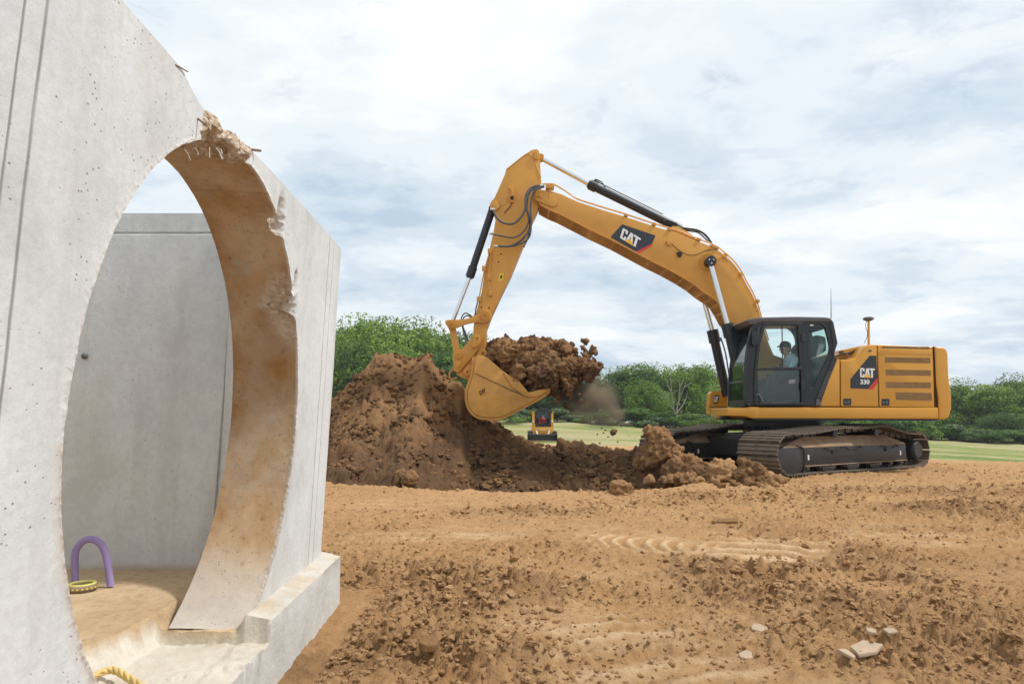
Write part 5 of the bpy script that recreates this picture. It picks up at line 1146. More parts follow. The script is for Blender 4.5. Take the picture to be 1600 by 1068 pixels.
        dv = part('drive_cover', cyl(UC @ Vector((ri[0], v-.37, ri[1])), UC @ Vector((ri[0], v-.33, ri[1])), .155, .18, n=32), M['frameblack'], fr)
        for k in range(16):
            a = k*math.pi/8; q = UC @ Vector((ri[0]+.18*math.cos(a), v-.345, ri[1]+.18*math.sin(a))); part('drive_bolt', cyl(q, q+UC.to_3x3() @ Vector((0, .02, 0)), .016, n=6), M['frameblack'], dv)
        # the belt itself
        bm2 = bmesh.new()
        tr = bpy.data.objects.new('track', None); COL.objects.link(tr); tr.parent = EX; tr.matrix_basis = Matrix.Rotation(TH_, 4, 'Z') @ Matrix.Translation((0, v, 0)); ORG[tr] = ORG[EX]
        for k in range(N_):
            a, c = out[k-1], out[(k+1) % N_]; d = (c-a).normalized(); up = Vector((-d.z, 0, d.x))
            m3 = Matrix((d, Vector((0, 1, 0)), -d.cross(Vector((0, 1, 0))))).transposed()
            nrm = d.cross(Vector((0, 1, 0)))
            ctr = Vector((0, 0, .42)); outw = out[k]-ctr; z_ = nrm if nrm.dot(outw) > 0 else -nrm
            x_ = Vector((0, 1, 0)).cross(z_); m3 = Matrix((x_, Vector((0, 1, 0)), z_)).transposed()
            for nm, me_ in (('track_shoe', shoe_me), ('track_link', link_me)):
                o = bpy.data.objects.new(nm, me_); COL.objects.link(o); o.parent = tr; o.matrix_basis = Matrix.Translation(out[k]) @ m3.to_4x4()
M['gap2'] = simple('dark_hole', (.006, .006, .006), .9)
under()
# ================================================================ EARTH IN AND FALLING FROM THE BUCKET
def load():
    rng = np.random.RandomState(21); ell = []
    def add(px, py, r, n, Y0=13.75, Y1=14.95, sp=8):
        for i in range(n):
            Y = Y0+(Y1-Y0)*rng.rand(); p = P(px+rng.randn()*sp, py+rng.randn()*sp*.8, Y); q = r*(.7+.5*rng.rand()); ell.append((p, (q, q*1.1, q*.9)))
    for a in ((783, 556, .22, 5), (788, 545, .15, 4), (800, 568, .26, 6), (815, 560, .24, 6), (822, 548, .20, 5), (826, 537, .10, 3), (838, 562, .24, 6), (848, 548, .17, 5), (858, 543, .11, 4), (846, 582, .24, 6), (828, 590, .20, 5), (862, 576, .20, 6), (806, 585, .18, 4), (870, 566, .15, 4), (850, 600, .15, 4), (838, 606, .12, 4), (868, 592, .14, 4)): add(*a, sp=5)
    for px, py, r in ((836, 604, .07), (824, 599, .07), (848, 600, .075), (814, 592, .06), (858, 598, .06), (842, 609, .04), (829, 609, .04)): ell.append((P(px, py, 13.74), (r*1.3, r, r)))
    for i in range(90):
        t = rng.rand(); px = 775+t*95+rng.randn()*4; py = np.interp(px, [768, 790, 800, 826, 845, 872], [548, 536, 541, 529, 541, 548])+rng.rand()*14; r = .03+.05*rng.rand()**2; ell.append((P(px, py, 13.8+1.1*rng.rand()), (r, r, r)))
    me = earth_mass(ell, .020, .095, 4.8, 41); single('soil_load', me, M['damp'], P(820, 600, 14.3), 'heaped brown earth filling the raised excavator bucket', 'earth')
    ell = []
    for a in ((880, 556, .14, 4), (884, 547, .10, 3), (888, 570, .13, 4), (884, 586, .12, 4), (886, 600, .10, 4), (896, 574, .12, 4), (905, 566, .10, 5), (914, 572, .12, 6), (922, 578, .12, 5), (904, 586, .11, 5), (930, 574, .07, 4), (915, 590, .08, 4), (897, 596, .08, 4), (892, 607, .06, 3)): add(*a, Y0=13.8, Y1=14.6, sp=4.5)
    for i in range(110):
        t = rng.rand(); px = 868+t*68+rng.randn()*5; py = 552+t*24+rng.randn()*15; r = .018+.04*rng.rand()**2; ell.append((P(px, py, 13.8+.8*rng.rand()), (r, r, r)))
    for i in range(60):
        t = rng.rand(); px = 866+t*40+rng.randn()*6; py = 596+t*16+rng.randn()*9; r = .015+.035*rng.rand()**2; ell.append((P(px, py, 13.8+.8*rng.rand()), (r, r, r)))
    me = earth_mass(ell, .014, .055, 8.0, 45); single('falling_earth', me, M['damp'], P(905, 600, 14.3), 'ragged mass of earth tumbling off the bucket lip to the right', 'earth')
    # clods in the air
    spots = [(958, 674, .055), (903, 562, .03), (926, 558, .025), (914, 556, .03), (908, 551, .02), (917, 561, .022), (935, 566, .02), (884, 634, .07), (880, 622, .09), (872, 618, .075), (892, 640, .05), (868, 628, .055), (940, 668, .016), (946, 672, .018), (950, 682, .022), (943, 676, .014),
             (965, 690, .016), (925, 663, .014), (933, 678, .013), (918, 640, .02), (905, 628, .045), (898, 620, .055), (888, 615, .07), (876, 607, .08), (909, 612, .025), (970, 666, .012), (982, 680, .012), (937, 692, .014), (911, 655, .016)]
    T = lump_templates(6, 3, 500, .7, .55)
    for i, (px, py, r) in enumerate(spots):
        v, f = T[i % 6]; q = P(px, py, 13.9+(i*37 % 11)*.08); me = mesh_np(v*r+np.array(q), f, True, {'moist': np.full(len(v), .5), 'pale': np.zeros(len(v))})
        single('flying_clod', me, M['damp'], q, 'largest round clod of earth flying alone over the grass' if i == 0 else 'small clod of earth flying in the air below and right of the bucket', 'clod', None if i == 0 else 'clods flying off the bucket load')
    # drift of dust
    m = bpy.data.materials.new('dust'); m.use_nodes = True; N, L = m.node_tree.nodes, m.node_tree.links; N.clear(); out = N.new('ShaderNodeOutputMaterial'); vol = N.new('ShaderNodeVolumePrincipled')
    vol.inputs['Color'].default_value = (.85, .62, .42, 1); vol.inputs['Anisotropy'].default_value = .1
    tc = N.new('ShaderNodeTexCoord'); ln = N.new('ShaderNodeVectorMath'); ln.operation = 'LENGTH'; L.new(tc.outputs['Object'], ln.inputs[0])
    mp = N.new('ShaderNodeMapRange'); mp.inputs[1].default_value = .0; mp.inputs[2].default_value = .95; mp.inputs[3].default_value = 1; mp.inputs[4].default_value = 0; L.new(ln.outputs['Value'], mp.inputs[0])
    nz = N.new('ShaderNodeTexNoise'); nz.inputs['Scale'].default_value = 2.2; nz.inputs['Detail'].default_value = 5; nz.inputs['Distortion'].default_value = .6; L.new(tc.outputs['Object'], nz.inputs['Vector'])
    m2 = N.new('ShaderNodeMapRange'); m2.inputs[1].default_value = .38; m2.inputs[2].default_value = .68; L.new(nz.outputs[0], m2.inputs[0])
    mu = N.new('ShaderNodeMath'); mu.operation = 'MULTIPLY'; L.new(mp.outputs[0], mu.inputs[0]); L.new(m2.outputs[0], mu.inputs[1]); mk = N.new('ShaderNodeMath'); mk.operation = 'MULTIPLY'; mk.inputs[1].default_value = 12; L.new(mu.outputs[0], mk.inputs[0]); L.new(mk.outputs[0], vol.inputs['Density']); L.new(vol.outputs[0], out.inputs['Volume'])
    for (px, py, rx, rz, rot) in ((926, 625, .86, .62, .7), (903, 612, .62, .50, .5)):
        b = bmesh.new(); bmesh.ops.create_icosphere(b, subdivisions=3, radius=1); me = bpy.data.meshes.new('dust_cloud'); b.to_mesh(me); b.free(); me.materials.append(m)
        o = bpy.data.objects.new('dust_cloud', me); COL.objects.link(o); o.location = P(px, py, 14.2); o.scale = (rx, .45, rz); o.rotation_euler = (0, rot, 0); tag(o, kind='stuff')
load()

# ================================================================ PEOPLE
def hand(items, wrist, d, side, k=1.0):
    """palm, five bent fingers and a thumb as tapering chains"""
    d = Vector(d).normalized(); s = Vector(side).normalized(); n = d.cross(s).normalized(); w = Vector(wrist)
    items.append((w, w+d*.07*k, .022*k, .026*k)); items.append((w+s*.02*k+d*.03*k, w+s*.022*k+d*.08*k, .014*k, .013*k)); items.append((w-s*.02*k+d*.03*k, w-s*.022*k+d*.075*k, .014*k, .012*k))
    for i, L_ in enumerate((.068, .078, .072, .056)):
        b = w+d*.08*k+s*(.030-.020*i)*k; m1 = b+d*L_*.45*k-n*.006*k; m2 = m1+(d*.7-n*.7)*L_*.3*k; e = m2+(d*.1-n)*L_*.28*k
        for a, c, r in ((b, m1, .0092), (m1, m2, .0085), (m2, e, .0078)): items.append((a, c, r*k, r*.93*k))
    t = w+s*.028*k+d*.02*k; t1 = t+(s*.6+d*.6)*.035*k; t2 = t1+(d*.8-n*.5)*.03*k; items += [(t, t1, .011*k, .010*k), (t1, t2, .010*k, .009*k)]
def head(c, face, items, extra, k=1.0):
    c = Vector(c); f = Vector(face).normalized(); s = Vector((-f.y, f.x, 0)); up = Vector((0, 0, 1))
    items += [(c+f*-.015*k, c+f*.02*k, .092*k, .088*k), (c-up*.05*k+f*.025*k, c-up*.075*k+f*.045*k, .066*k, .050*k), (c-up*.1*k-f*.02*k, c-up*.2*k-f*.03*k, .056*k, .062*k)]
    items += [(c+f*.10*k-up*.0*k, c+f*.122*k-up*.035*k, .010*k, .014*k), (c+f*.098*k-up*.068*k, c+f*.098*k-up*.068*k, .016*k, .016*k), (c+f*.085*k+up*.022*k, c+f*.09*k+up*.02*k, .03*k, .03*k)]
    for q in (-1, 1): items += [(c+s*q*.088*k-up*.01*k, c+s*q*.092*k-up*.035*k, .014*k, .011*k)]
    return f, s, up
def person_in_cab():
    Y = 13.45; it = []; hd = P(1227, 543.5, Y); f, s, up = head(hd, (-1, -.12, -.05), it, None)
    sh = P(1237, 563, Y); hip = P(1243, 588, Y); kn = P(1209, 590, Y); ft = P(1200, 622, Y)
    root_items = list(it); body_it = it+[(sh, P(1240, 575, Y), .13, .125), (P(1240, 575, Y), hip, .125, .14)]
    shirt = [(sh+Vector((0, -.10, .0)), sh+Vector((0, .10, 0)), .088, .088), (sh, P(1240, 575, Y), .150, .142), (P(1240, 575, Y), hip, .142, .148)]
    trs = [(hip, hip, .155, .155)]
    shoes = []; eyes = []
    for q in (-1, 1):
        a = sh+Vector((0, q*.19, -.01)); e = P(1228, 578, Y)+Vector((0, q*.24, 0)); w_ = P(1215 if q < 0 else 1212, 573.5, Y)+Vector((0, q*.22, 0))
        body_it += [(a, e, .052, .042), (e, w_, .040, .028)]; shirt += [(a, e.lerp(a, .12), .068, .060)]; hand(body_it, w_, (-1, 0, .05), (0, -q, .2))
        h = hip+Vector((0, q*.09, 0)); k = kn+Vector((0, q*.13, 0)); t = ft+Vector((0, q*.13, 0)); body_it += [(h, k, .075, .052), (k, t, .05, .035), (t, t+Vector((-.16, 0, -.03)), .036, .03)]
        trs += [(h, k, .092, .070), (k, t, .066, .055)]; shoes += [(t+Vector((.02, 0, -.03)), t+Vector((-.18, 0, -.045)), .052, .042)]
    me = remesh(capsules(body_it), .0075); root = single('person', me, M['skin'], hip, 'person in pale blue shirt and dark cap seated at the controls inside the black cab', 'person')
    part('shirt', remesh(capsules(shirt), .014, lambda co: .006*fbm(co[:, 0]*14, co[:, 1]*14, co[:, 2]*14, 3, 2)), M['shirt'], root)
    part('trousers', remesh(capsules(trs), .016, lambda co: .006*fbm(co[:, 0]*12, co[:, 1]*12, co[:, 2]*12, 3, 5)), M['trouser'], root)
    part('shoes', remesh(capsules(shoes), .012), M['rubber'], root)
    part('cap', remesh(capsules([(hd+up*.035-f*.015, hd+up*.045+f*.01, .103, .098), (hd+up*.045+f*.09, hd+up*.030+f*.165, .022, .012), (hd+up*.045+f*.09+s*.045, hd+up*.032+f*.145+s*.035, .016, .010), (hd+up*.045+f*.09-s*.045, hd+up*.032+f*.145-s*.035, .016, .010)]), .008), M['cap'], root)
    part('hair', remesh(capsules([(hd-f*.045-up*.01, hd-f*.05-up*.05, .075, .06)]), .009), M['cap'], root)
    for q in (-1, 1):
        b = bmesh.new(); bmesh.ops.create_uvsphere(b, u_segments=10, v_segments=8, radius=.011, matrix=Matrix.Translation(hd+f*.098+s*q*.034-up*.005)); part('eye', finish(b, 60), M['gap2'], root)
person_in_cab()

# ================================================================ COMPACT LOADER IN THE FIELD
def loader():
    Y = 44.0; base = P(848, 690, Y); gzv = gz(base.x, base.y); sc = 1.0
    # the machine stands on the grass at the height of the terrain there
    q = P(848, 688, Y); dz = gzv-q.z
    root = thing('compact_loader', (base.x, base.y+1.2, gzv), 'small yellow compact track loader with a rounded black cab facing forward in the field', 'loader')
    sh = Vector((0, 0, dz*1.0))
    def pl(nm, pts, Y0, Y1, mat, bv=.03, par=root, r=1.0):
        me = plate(rounded(pts, r), Y0, Y1, bv, 40, 2); me.transform(Matrix.Translation(sh)); return part(nm, me, M[mat], par)
    bk = pl('bucket', [(824.5, 678.6, .5), (871, 678.6, .5), (871.2, 688.5, 1), (824.3, 688.5, 1)], 43.3, 43.36, 'frameblack', .01)
    for a, b in ((824.3, 825.2), (870.3, 871.2)): pl('bucket_side', [(a, 678.6), (b, 678.6), (b, 688.5), (a, 688.5)], 42.7, 43.3, 'frameblack', .01, bk, .1)
    pl('bucket_floor', [(824.5, 688), (871, 688), (871, 688.6), (824.5, 688.6)], 42.6, 43.3, 'dusty', 0, bk, .1)
    pl('bucket_lip', [(824, 677.6), (871.3, 677.6), (871.3, 679), (824, 679)], 43.2, 43.4, 'grey', .01, bk, .1)
    for a, b in ((825.5, 833), (863, 870.5)):
        t = pl('track', [(a, 672.5, 2), (b, 672.5, 2), (b, 688, 2), (a, 688, 2)], 43.9, 46.2, 'steel', .06)
        for i in range(5): y0 = 674+i*2.6; pl('track_lug', [(a-.1, y0), (b+.1, y0), (b+.1, y0+.9), (a-.1, y0+.9)], 43.84, 43.95, 'rubber', 0, t, .1)
    pl('chassis', [(832, 669, 1), (836, 666.5, 1), (861, 666.5, 1), (864.5, 669, 1), (864, 675, 1.5), (860, 677.5, 1), (836, 677.5, 1), (832, 675, 1.5)], 43.7, 46.4, 'yellow2', .05)
    pl('chassis_underside', [(835, 676), (862, 676), (860, 684), (837, 684)], 43.9, 46.2, 'frameblack', .03)
    for a, b in ((831.5, 835.3), (861, 864.8)):
        ar = pl('lift_arm', [(a+.3, 646.5, 1.2), (b-.3, 646.5, 1.2), (b, 655, .5), (b, 670, .5), (a, 670, .5), (a, 655, .5)], 43.9, 44.3, 'yellow2', .03)
        me = slab([(a, 647), (b, 647)], 44.1, 46.3, .22); me.transform(Matrix.Translation(sh)); part('upper_arm', me, M['yellow2'], ar)
        pl('headlight', [(a+.7, 656), (b-.9, 656), (b-.9, 659), (a+.7, 659)], 43.85, 43.9, 'white', 0, ar, .5)
    for a, b, c, d in ((838, 672, 842, 684), (858.5, 672, 855, 684)): me = cyl(P(a, b, 43.6), P(c, d, 43.4), .06); me.transform(Matrix.Translation(sh)); part('tilt_cylinder', me, M['chrome'], root)
    outl = [(839.5, 638.2, 3), (857, 638.2, 3), (860.5, 645, 2), (861.5, 658, 2), (858, 667.5, 3), (838, 667.5, 3), (835, 658, 2), (836, 645, 2)]
    inn = [(841.5, 640.5, 3), (855, 640.5, 3), (858, 646.5, 2), (858.4, 657, 2), (855.5, 664, 3), (841, 664, 3), (838, 657, 2), (838.6, 646.5, 2)]
    me = curve_plate([rounded(outl, 2), rounded(inn, 2)], 43.9, .12, .02); me.transform(Matrix.Translation(sh)); cb = part('cab_door_frame', me, M['black'], root)
    pl('door_glass', inn, 43.97, 43.99, 'glass', 0, cb, 2)
    pl('cab_roof', [(839, 639.2, 1.5), (857.5, 639.2, 1.5), (858, 637.6, 1), (838.5, 637.6, 1)], 43.95, 45.4, 'black', .02)
    pl('cab_back', outl, 45.35, 45.42, 'black', .01, root, 2)
    for a in (836.2, 859.4): me = slab([(a, 645), (a+.6, 666)], 44.0, 45.4, .05); me.transform(Matrix.Translation(sh)); part('cab_side', me, M['black'], root)
    pl('mirror', [(859.5, 640.5), (863, 641), (862.8, 645), (859.5, 644)], 43.8, 43.85, 'black', .01, root, .6)
    pl('seat_back', [(843, 650), (854, 650), (855, 668), (842, 668)], 45.0, 45.2, 'seat', .03)
    pl('front_lettering', [(843.5, 670.3), (853, 670.3), (853, 671.2), (843.5, 671.2)], 43.68, 43.72, 'white', 0, root, .1)
    # driver
    Yp = 44.7; it = []; hd = P(848.5, 648.6, Yp)+sh; f, s, up = head(hd, (0, -1, 0), it, None); hip = P(848, 663.5, Yp)+sh; shd = P(848, 654.5, Yp)+sh; shirt = [(shd+Vector((-.1, 0, 0)), shd+Vector((.1, 0, 0)), .1, .1), (shd, hip, .16, .16)]; tr = [(hip, hip, .16, .16)]; bd = it+[(shd, hip, .13, .14)]
    for q in (-1, 1):
        a = shd+Vector((q*.2, 0, 0)); e = a+Vector((q*.08, -.1, -.27)); w_ = e+Vector((-q*.06, -.25, .05)); bd += [(a, e, .05, .042), (e, w_, .04, .03)]; hand(bd, w_, (0, -1, .1), (-q, 0, .1)); shirt.append((a, e.lerp(a, .2), .07, .062))
        k = hip+Vector((q*.14, -.42, .04)); t = k+Vector((0, -.12, -.42)); bd += [(hip+Vector((q*.1, 0, 0)), k, .08, .055), (k, t, .052, .04), (t, t+Vector((0, -.15, -.02)), .04, .035)]; tr += [(hip+Vector((q*.1, 0, 0)), k, .095, .075), (k, t, .07, .058)]
    pr = single('person', remesh(capsules(bd), .012), M['skin'], hip, 'person in a red shirt driving the small yellow loader in the field', 'person')
    part('shirt', remesh(capsules(shirt), .025), M['redshirt'], pr); part('trousers', remesh(capsules(tr), .025), M['trouser'], pr); part('cap', remesh(capsules([(hd+up*.035, hd+up*.045+f*.01, .102, .1), (hd+up*.04+f*.09, hd+up*.03+f*.15, .02, .012)]), .014), M['cap'], pr)
loader()

# ================================================================ TREES
def leafmat(name, a, b, c):
    m = NT(name); r = m.attr('leaf'); n = m.noise(.55, 4, .6); t = m.math('ADD', m.math('MULTIPLY', r, .55), m.math('MULTIPLY', n, .5))
    col = m.ramp(t, [(.30, a), (.52, b), (.78, c)])
    m.set('Base Color', col); m.set('Roughness', .7); m.set('Specular IOR Level', .25)
    tr = m.N.new('ShaderNodeBsdfTranslucent'); m.L.new(m.mix(.5, col, (.16, .24, .03)), tr.inputs[0]); mx = m.N.new('ShaderNodeMixShader'); mx.inputs[0].default_value = .28
    m.L.new(m.b.outputs[0], mx.inputs[1]); m.L.new(tr.outputs[0], mx.inputs[2]); m.L.new(mx.outputs[0], m.out.inputs[0]); return m.m
LM = [leafmat('leaf_mid', (.055, .115, .026), (.115, .205, .040), (.24, .34, .075)), leafmat('leaf_bright', (.080, .160, .028), (.175, .29, .045), (.32, .43, .085)), leafmat('leaf_dark', (.034, .080, .024), (.070, .140, .034), (.14, .225, .055)), leafmat('leaf_grey', (.10, .145, .07), (.16, .21, .105), (.24, .29, .165))]
def crown_mesh(seed, w, h, nblob, leaves, lsz, layered=False, low=.12):
    rng = np.random.RandomState(seed); C = []; Rr = []
    for i in range(nblob):
        while True:
            u = rng.rand(3)*2-1
            if (u**2).sum() < 1 and (u**2).sum() > .08: break
        z = h*(low+(1-low)*(.5+.5*u[2])); prof = (1-((z/h-low)/(1-low))**2.2)**.5*.85+.2
        C.append([u[0]*w/2*prof, u[1]*w/2*prof, z*.93]); Rr.append((.11+.13*rng.rand())*min(w, h)*(1.15 if not layered else 1.0))
    C = np.array(C); Rr = np.array(Rr); wts = Rr**2; pick = rng.choice(nblob, leaves, p=wts/wts.sum())
    d = rng.randn(leaves, 3); d /= np.linalg.norm(d, axis=1)[:, None]; rad = (rng.rand(leaves)**.30)
    sq = np.array([1.25, 1.25, .5 if layered else .8]); pos = C[pick]+d*(Rr[pick]*rad)[:, None]*sq
    keep = (vnoise(pos[:, 0]*.9, pos[:, 1]*.9, pos[:, 2]*1.2, seed) > -.28); pos = pos[keep]; d = d[keep]; pick = pick[keep]; n = len(pos)
    pos[:, 2] = np.maximum(pos[:, 2], .15+.3*rng.rand(n))
    nrm = d*.55+rng.randn(n, 3)*.55+np.array([0, 0, .35]); nrm /= np.linalg.norm(nrm, axis=1)[:, None]
    t = np.cross(nrm, rng.randn(n, 3)); t /= np.linalg.norm(t, axis=1)[:, None]; b = np.cross(nrm, t); s = lsz*(.6+.8*rng.rand(n))[:, None]
    V = np.stack([pos-t*s*.5, pos-b*s*.30+t*s*.05, pos+t*s*.55, pos+b*s*.32+t*s*.02], 1).reshape(-1, 3); Fc = np.arange(4*n).reshape(n, 4)
    lf = np.repeat(np.clip(.5*rng.rand(n)+.5*_hash(pick.astype(float), pick*0.0, pick*0.0, pick*0.0+seed), 0, 1), 4)
    return mesh_np(V, Fc, False, {'leaf': lf}), C
def trunk_mesh(seed, C, h, r0):
    rng = random.Random(seed); bm = bmesh.new(); top = Vector((rng.uniform(-.3, .3), rng.uniform(-.3, .3), h*.75))
    pts = catmull([(0, 0, -.4), (rng.uniform(-.15, .15), 0, h*.25), (rng.uniform(-.3, .3), rng.uniform(-.3, .3), h*.5), top], 4); n = len(pts); bm_tube(bm, pts, [r0*(1-.8*i/n) for i in range(n)], 8)
    for i in rng.sample(range(len(C)), min(14, len(C))):
        c = Vector(C[i]); a = pts[min(n-1, int(n*min(.85, max(.2, c.z/h*.62))))]; mid = a.lerp(c, .5)+Vector((0, 0, -.05*h*.3)); bm_tube(bm, [a, mid, c], [r0*.32, r0*.2, r0*.06], 6)
    return finish(bm, 60)
VAR = []
for i, (w_, h_, nb, lv, ls, lay, low) in enumerate(((10, 12, 40, 27000, .31, False, .10), (9, 11, 28, 23000, .30, False, .14), (11, 12, 40, 28000, .31, True, .08), (8, 8, 24, 18000, .27, False, .06), (9, 9, 28, 20000, .28, False, .05), (4.2, 2.8, 14, 6500, .20, False, 0), (3.4, 2.4, 11, 5200, .19, False, 0))):
    cm, C = crown_mesh(900+i, w_, h_, nb, lv, ls, lay, low); tm = trunk_mesh(i, C, h_, .26 if i < 5 else .05); setmat(cm, LM[0]); setmat(tm, M['bark']); VAR.append((cm, tm, w_, h_))
MV = {}
def variant(v, k):
    if (v, k) not in MV:
        me = VAR[v][0] if k == 0 else VAR[v][0].copy(); me.materials.clear(); me.materials.append(LM[k]); MV[(v, k)] = me
    return MV[(v, k)]
def plant(kind, px, ytop, Y, width, v, k, rot, label, cat, group):
    b = P(px, 600, Y); t = P(px, ytop, Y).z; g = gz(b.x, Y)-.1; cm, tm, w_, h_ = VAR[v]
    o = thing(kind, (b.x, Y, g), label, cat, group); o.rotation_euler = (0, 0, rot); o.scale = (width/w_, width/w_, (t-g)/(h_*.97))
    for nm, me in (('crown', variant(v, k)), ('trunk', tm)):
        c = bpy.data.objects.new(nm, me); COL.objects.link(c); c.parent = o
GT = 'trees along the far edge of the field'; GB = 'bushes under the tree line'
trees = [
 (500, 515, 80, 10, 0, 0, 'mostly hidden tree behind the far right edge of the concrete box'), (532, 508, 76, 9, 1, 0, 'leftmost visible tree, low and rounded, rising beside the concrete box'),
 (588, 478, 74, 12, 2, 1, 'tallest light green spreading tree above the dirt pile'), (562, 545, 69, 8, 3, 2, 'dark low tree at the left shoulder of the dirt pile'), (552, 500, 79, 9, 0, 1, 'tree between the low leftmost tree and the tallest spreading tree'),
 (636, 492, 73, 11, 2, 1, 'light green spreading tree right of the tallest one, above the pile peak'), (668, 508, 78, 10, 0, 0, 'mid green tree rising behind the bucket cylinder rod'), (612, 530, 70, 9, 2, 1, 'low spreading tree just behind the ragged pile peak'),
 (700, 505, 80, 10, 1, 2, 'dark tree directly behind the bucket linkage'), (690, 560, 70, 8, 4, 2, 'low dark tree between the dirt pile and the bucket'), (738, 522, 82, 9, 0, 0, 'tree showing through the gap of the bucket coupler'), (772, 528, 84, 9, 1, 1, 'tree whose top shows just left of the earth in the bucket'),
 (808, 534, 86, 9, 0, 0, 'tree showing as a small tuft above the left part of the bucket load'), (838, 560, 85, 9, 3, 2, 'tree behind the bucket, below its cutting edge'), (868, 585, 84, 8, 4, 0, 'tree behind the small yellow loader'), (900, 604, 86, 8, 3, 2, 'low tree behind the drifting dust, left half'), (930, 602, 88, 7, 4, 3, 'pale low tree behind the drifting dust, right half'),
 (962, 574, 84, 8.5, 0, 0, 'leftmost tree of the middle grove, just right of the dust'), (992, 567, 82, 9, 1, 2, 'dark tree second from the left in the middle grove'), (1022, 562, 85, 9, 0, 1, 'highest tree of the middle grove'), (1012, 605, 74, 5.5, 4, 1, 'small bright tree in front of the middle grove'),
 (1052, 572, 83, 8, 1, 0, 'tree standing behind the bare dead tree'), (1082, 568, 80, 7.5, 3, 1, 'bright round topped tree right of the bare dead tree'), (1112, 580, 90, 8, 0, 0, 'tree behind the excavator boom cylinders'), (1140, 585, 92, 8, 1, 1, 'tree seen through the front glass of the excavator cab'),
 (1175, 592, 92, 9, 4, 0, 'tree behind the excavator cab door'), (1215, 600, 94, 9, 3, 2, 'tree behind the middle of the excavator cab'), (1260, 612, 94, 9, 4, 0, 'tree behind the rear quarter of the excavator cab'), (1310, 618, 94, 9, 3, 1, 'tree behind the first engine door'), (1365, 616, 92, 9, 4, 2, 'tree behind the vent grilles of the engine house'), (1420, 612, 90, 9, 3, 0, 'tree behind the rear of the engine house'),
 (1470, 606, 86, 9, 4, 2, 'tree half hidden by the excavator counterweight'), (1508, 597, 82, 8, 0, 0, 'tree standing just right of the excavator counterweight'), (1541, 588, 80, 8, 1, 1, 'bright rounded tree, tallest right of the excavator'), (1573, 594, 84, 8, 0, 2, 'dark tree between the bright rounded tree and the frame edge'), (1602, 592, 82, 8, 1, 0, 'rightmost tree, cut by the frame edge'), (1560, 640, 74, 6, 3, 2, 'low dark tree in front of the rightmost trees'), (1640, 590, 82, 9, 0, 1, 'tree just beyond the right frame edge')]
trees += [(455, 505, 80, 10, 1, 2, 'dark tree hidden behind the right side of the concrete box'), (395, 500, 82, 11, 0, 0, 'tree behind the far end wall of the concrete box'), (330, 510, 82, 10, 3, 1, 'bright tree hidden behind the middle of the concrete box'), (255, 505, 84, 11, 1, 0, 'tree hidden behind the round opening of the concrete box'), (170, 512, 84, 11, 0, 2, 'tree hidden behind the left part of the concrete box'), (80, 510, 86, 11, 4, 0, 'leftmost hidden tree beyond the concrete box')]
for i, (px, yt, Y, w_, v, k, lab) in enumerate(trees): plant('tree', px, yt+(0, 7, -5, 4, -3, 8, -6)[i % 7]*(px > 610), Y, w_*(.88, 1.1, .96, 1.0)[i % 4], v, k, i*1.9, lab, 'tree', GT)
bushes = [(530, 640, 66), (556, 632, 66), (700, 640, 66), (735, 632, 68), (770, 640, 68), (800, 636, 72), (828, 640, 74), (870, 636, 74), (895, 640, 75), (922, 644, 74), (950, 640, 70), (968, 652, 69), (990, 638, 70), (1010, 650, 68), (1032, 644, 69), (1060, 646, 69), (1085, 648, 68), (1105, 644, 70), (1130, 648, 70), (1160, 650, 72),
          (1195, 650, 72), (1230, 650, 72), (1262, 650, 72), (1295, 648, 72), (1325, 652, 70), (1352, 648, 70), (1380, 654, 70), (1408, 650, 70), (1436, 656, 70), (1465, 660, 70), (1485, 664, 70), (1500, 667, 70), (1522, 672, 69), (1545, 668, 70), (1568, 672, 69), (1592, 668, 70), (1618, 670, 70)]
ORD = ['first', 'second', 'third', 'fourth', 'fifth', 'sixth', 'seventh', 'eighth', 'ninth', 'tenth', 'eleventh', 'twelfth']; CNT = {}
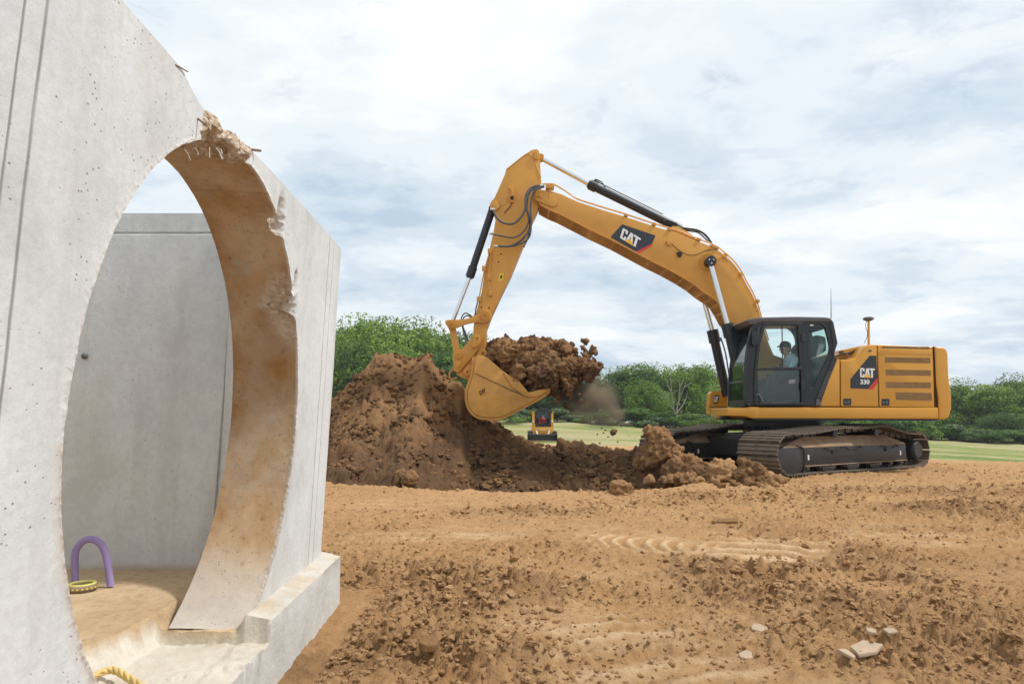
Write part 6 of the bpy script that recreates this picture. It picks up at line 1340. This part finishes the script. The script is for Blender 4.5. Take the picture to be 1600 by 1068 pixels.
for i, (px, yt, Y) in enumerate(bushes):
    wh = 'left of the bucket' if px < 740 else 'below the bucket' if px < 860 else 'behind the dust' if px < 945 else 'under the middle grove' if px < 1140 else 'seen under the excavator body' if px < 1470 else 'right of the excavator'
    plant('bush', px, yt, Y, 4.2+1.6*((i*7) % 5)/5, 5+i % 2, (0, 3, 2, 1, 0, 3)[i % 6], i*2.3, ['', 'grey green ', '', 'bright ', '', 'grey green '][i % 6]+'bush, '+ORD[CNT.setdefault(wh, 0)]+' from the left in the row '+wh, 'bush', GB); CNT[wh] += 1
# the bare tree in the middle grove
def dead_tree():
    Y = 68.0; rng = random.Random(4); bm = bmesh.new(); b = P(1057, 650, Y); g = gz(b.x, Y)
    def seg(pts, r): bm_tube(bm, catmull([P(a, c, Y+rng.uniform(-.3, .3)) for a, c in pts], 4), [r*(1-.85*i/(4*(len(pts)-1))) for i in range(4*(len(pts)-1)+1)], 6)
    for pts, r in ((((1057, 668), (1057, 645), (1061, 625), (1069, 605), (1073, 590)), .08), (((1055, 668), (1053, 640), (1050, 615), (1048, 592), (1053, 582)), .07), (((1061, 625), (1062, 605), (1060, 588)), .07), (((1069, 605), (1076, 600), (1082, 596)), .05), (((1050, 615), (1043, 600), (1040, 590)), .06), (((1057, 645), (1066, 634), (1072, 622), (1074, 610)), .08), (((1053, 640), (1045, 628), (1040, 612)), .06), (((1048, 598), (1058, 590), (1064, 580)), .04), (((1062, 605), (1068, 592), (1068, 582)), .04), (((1045, 625), (1038, 620), (1034, 615)), .04)): seg(pts, r)
    single('dead_tree', finish(bm, 60), M['deadwood'], (b.x, Y, g), 'bare pale leafless tree standing in front of the middle grove', 'tree')
dead_tree()

# ================================================================ AIR
def haze():
    b = bmesh.new(); bm_box(b, (-560, -60, -26), (560, 300, 19)); me = finish(b)
    m = bpy.data.materials.new('haze'); m.use_nodes = True; N, L = m.node_tree.nodes, m.node_tree.links; N.clear(); out = N.new('ShaderNodeOutputMaterial'); vol = N.new('ShaderNodeVolumePrincipled')
    vol.inputs['Color'].default_value = (.88, .93, 1, 1); vol.inputs['Density'].default_value = .00045; L.new(vol.outputs[0], out.inputs['Volume'])
    o = setting('haze', me, m, 'stuff')
haze()
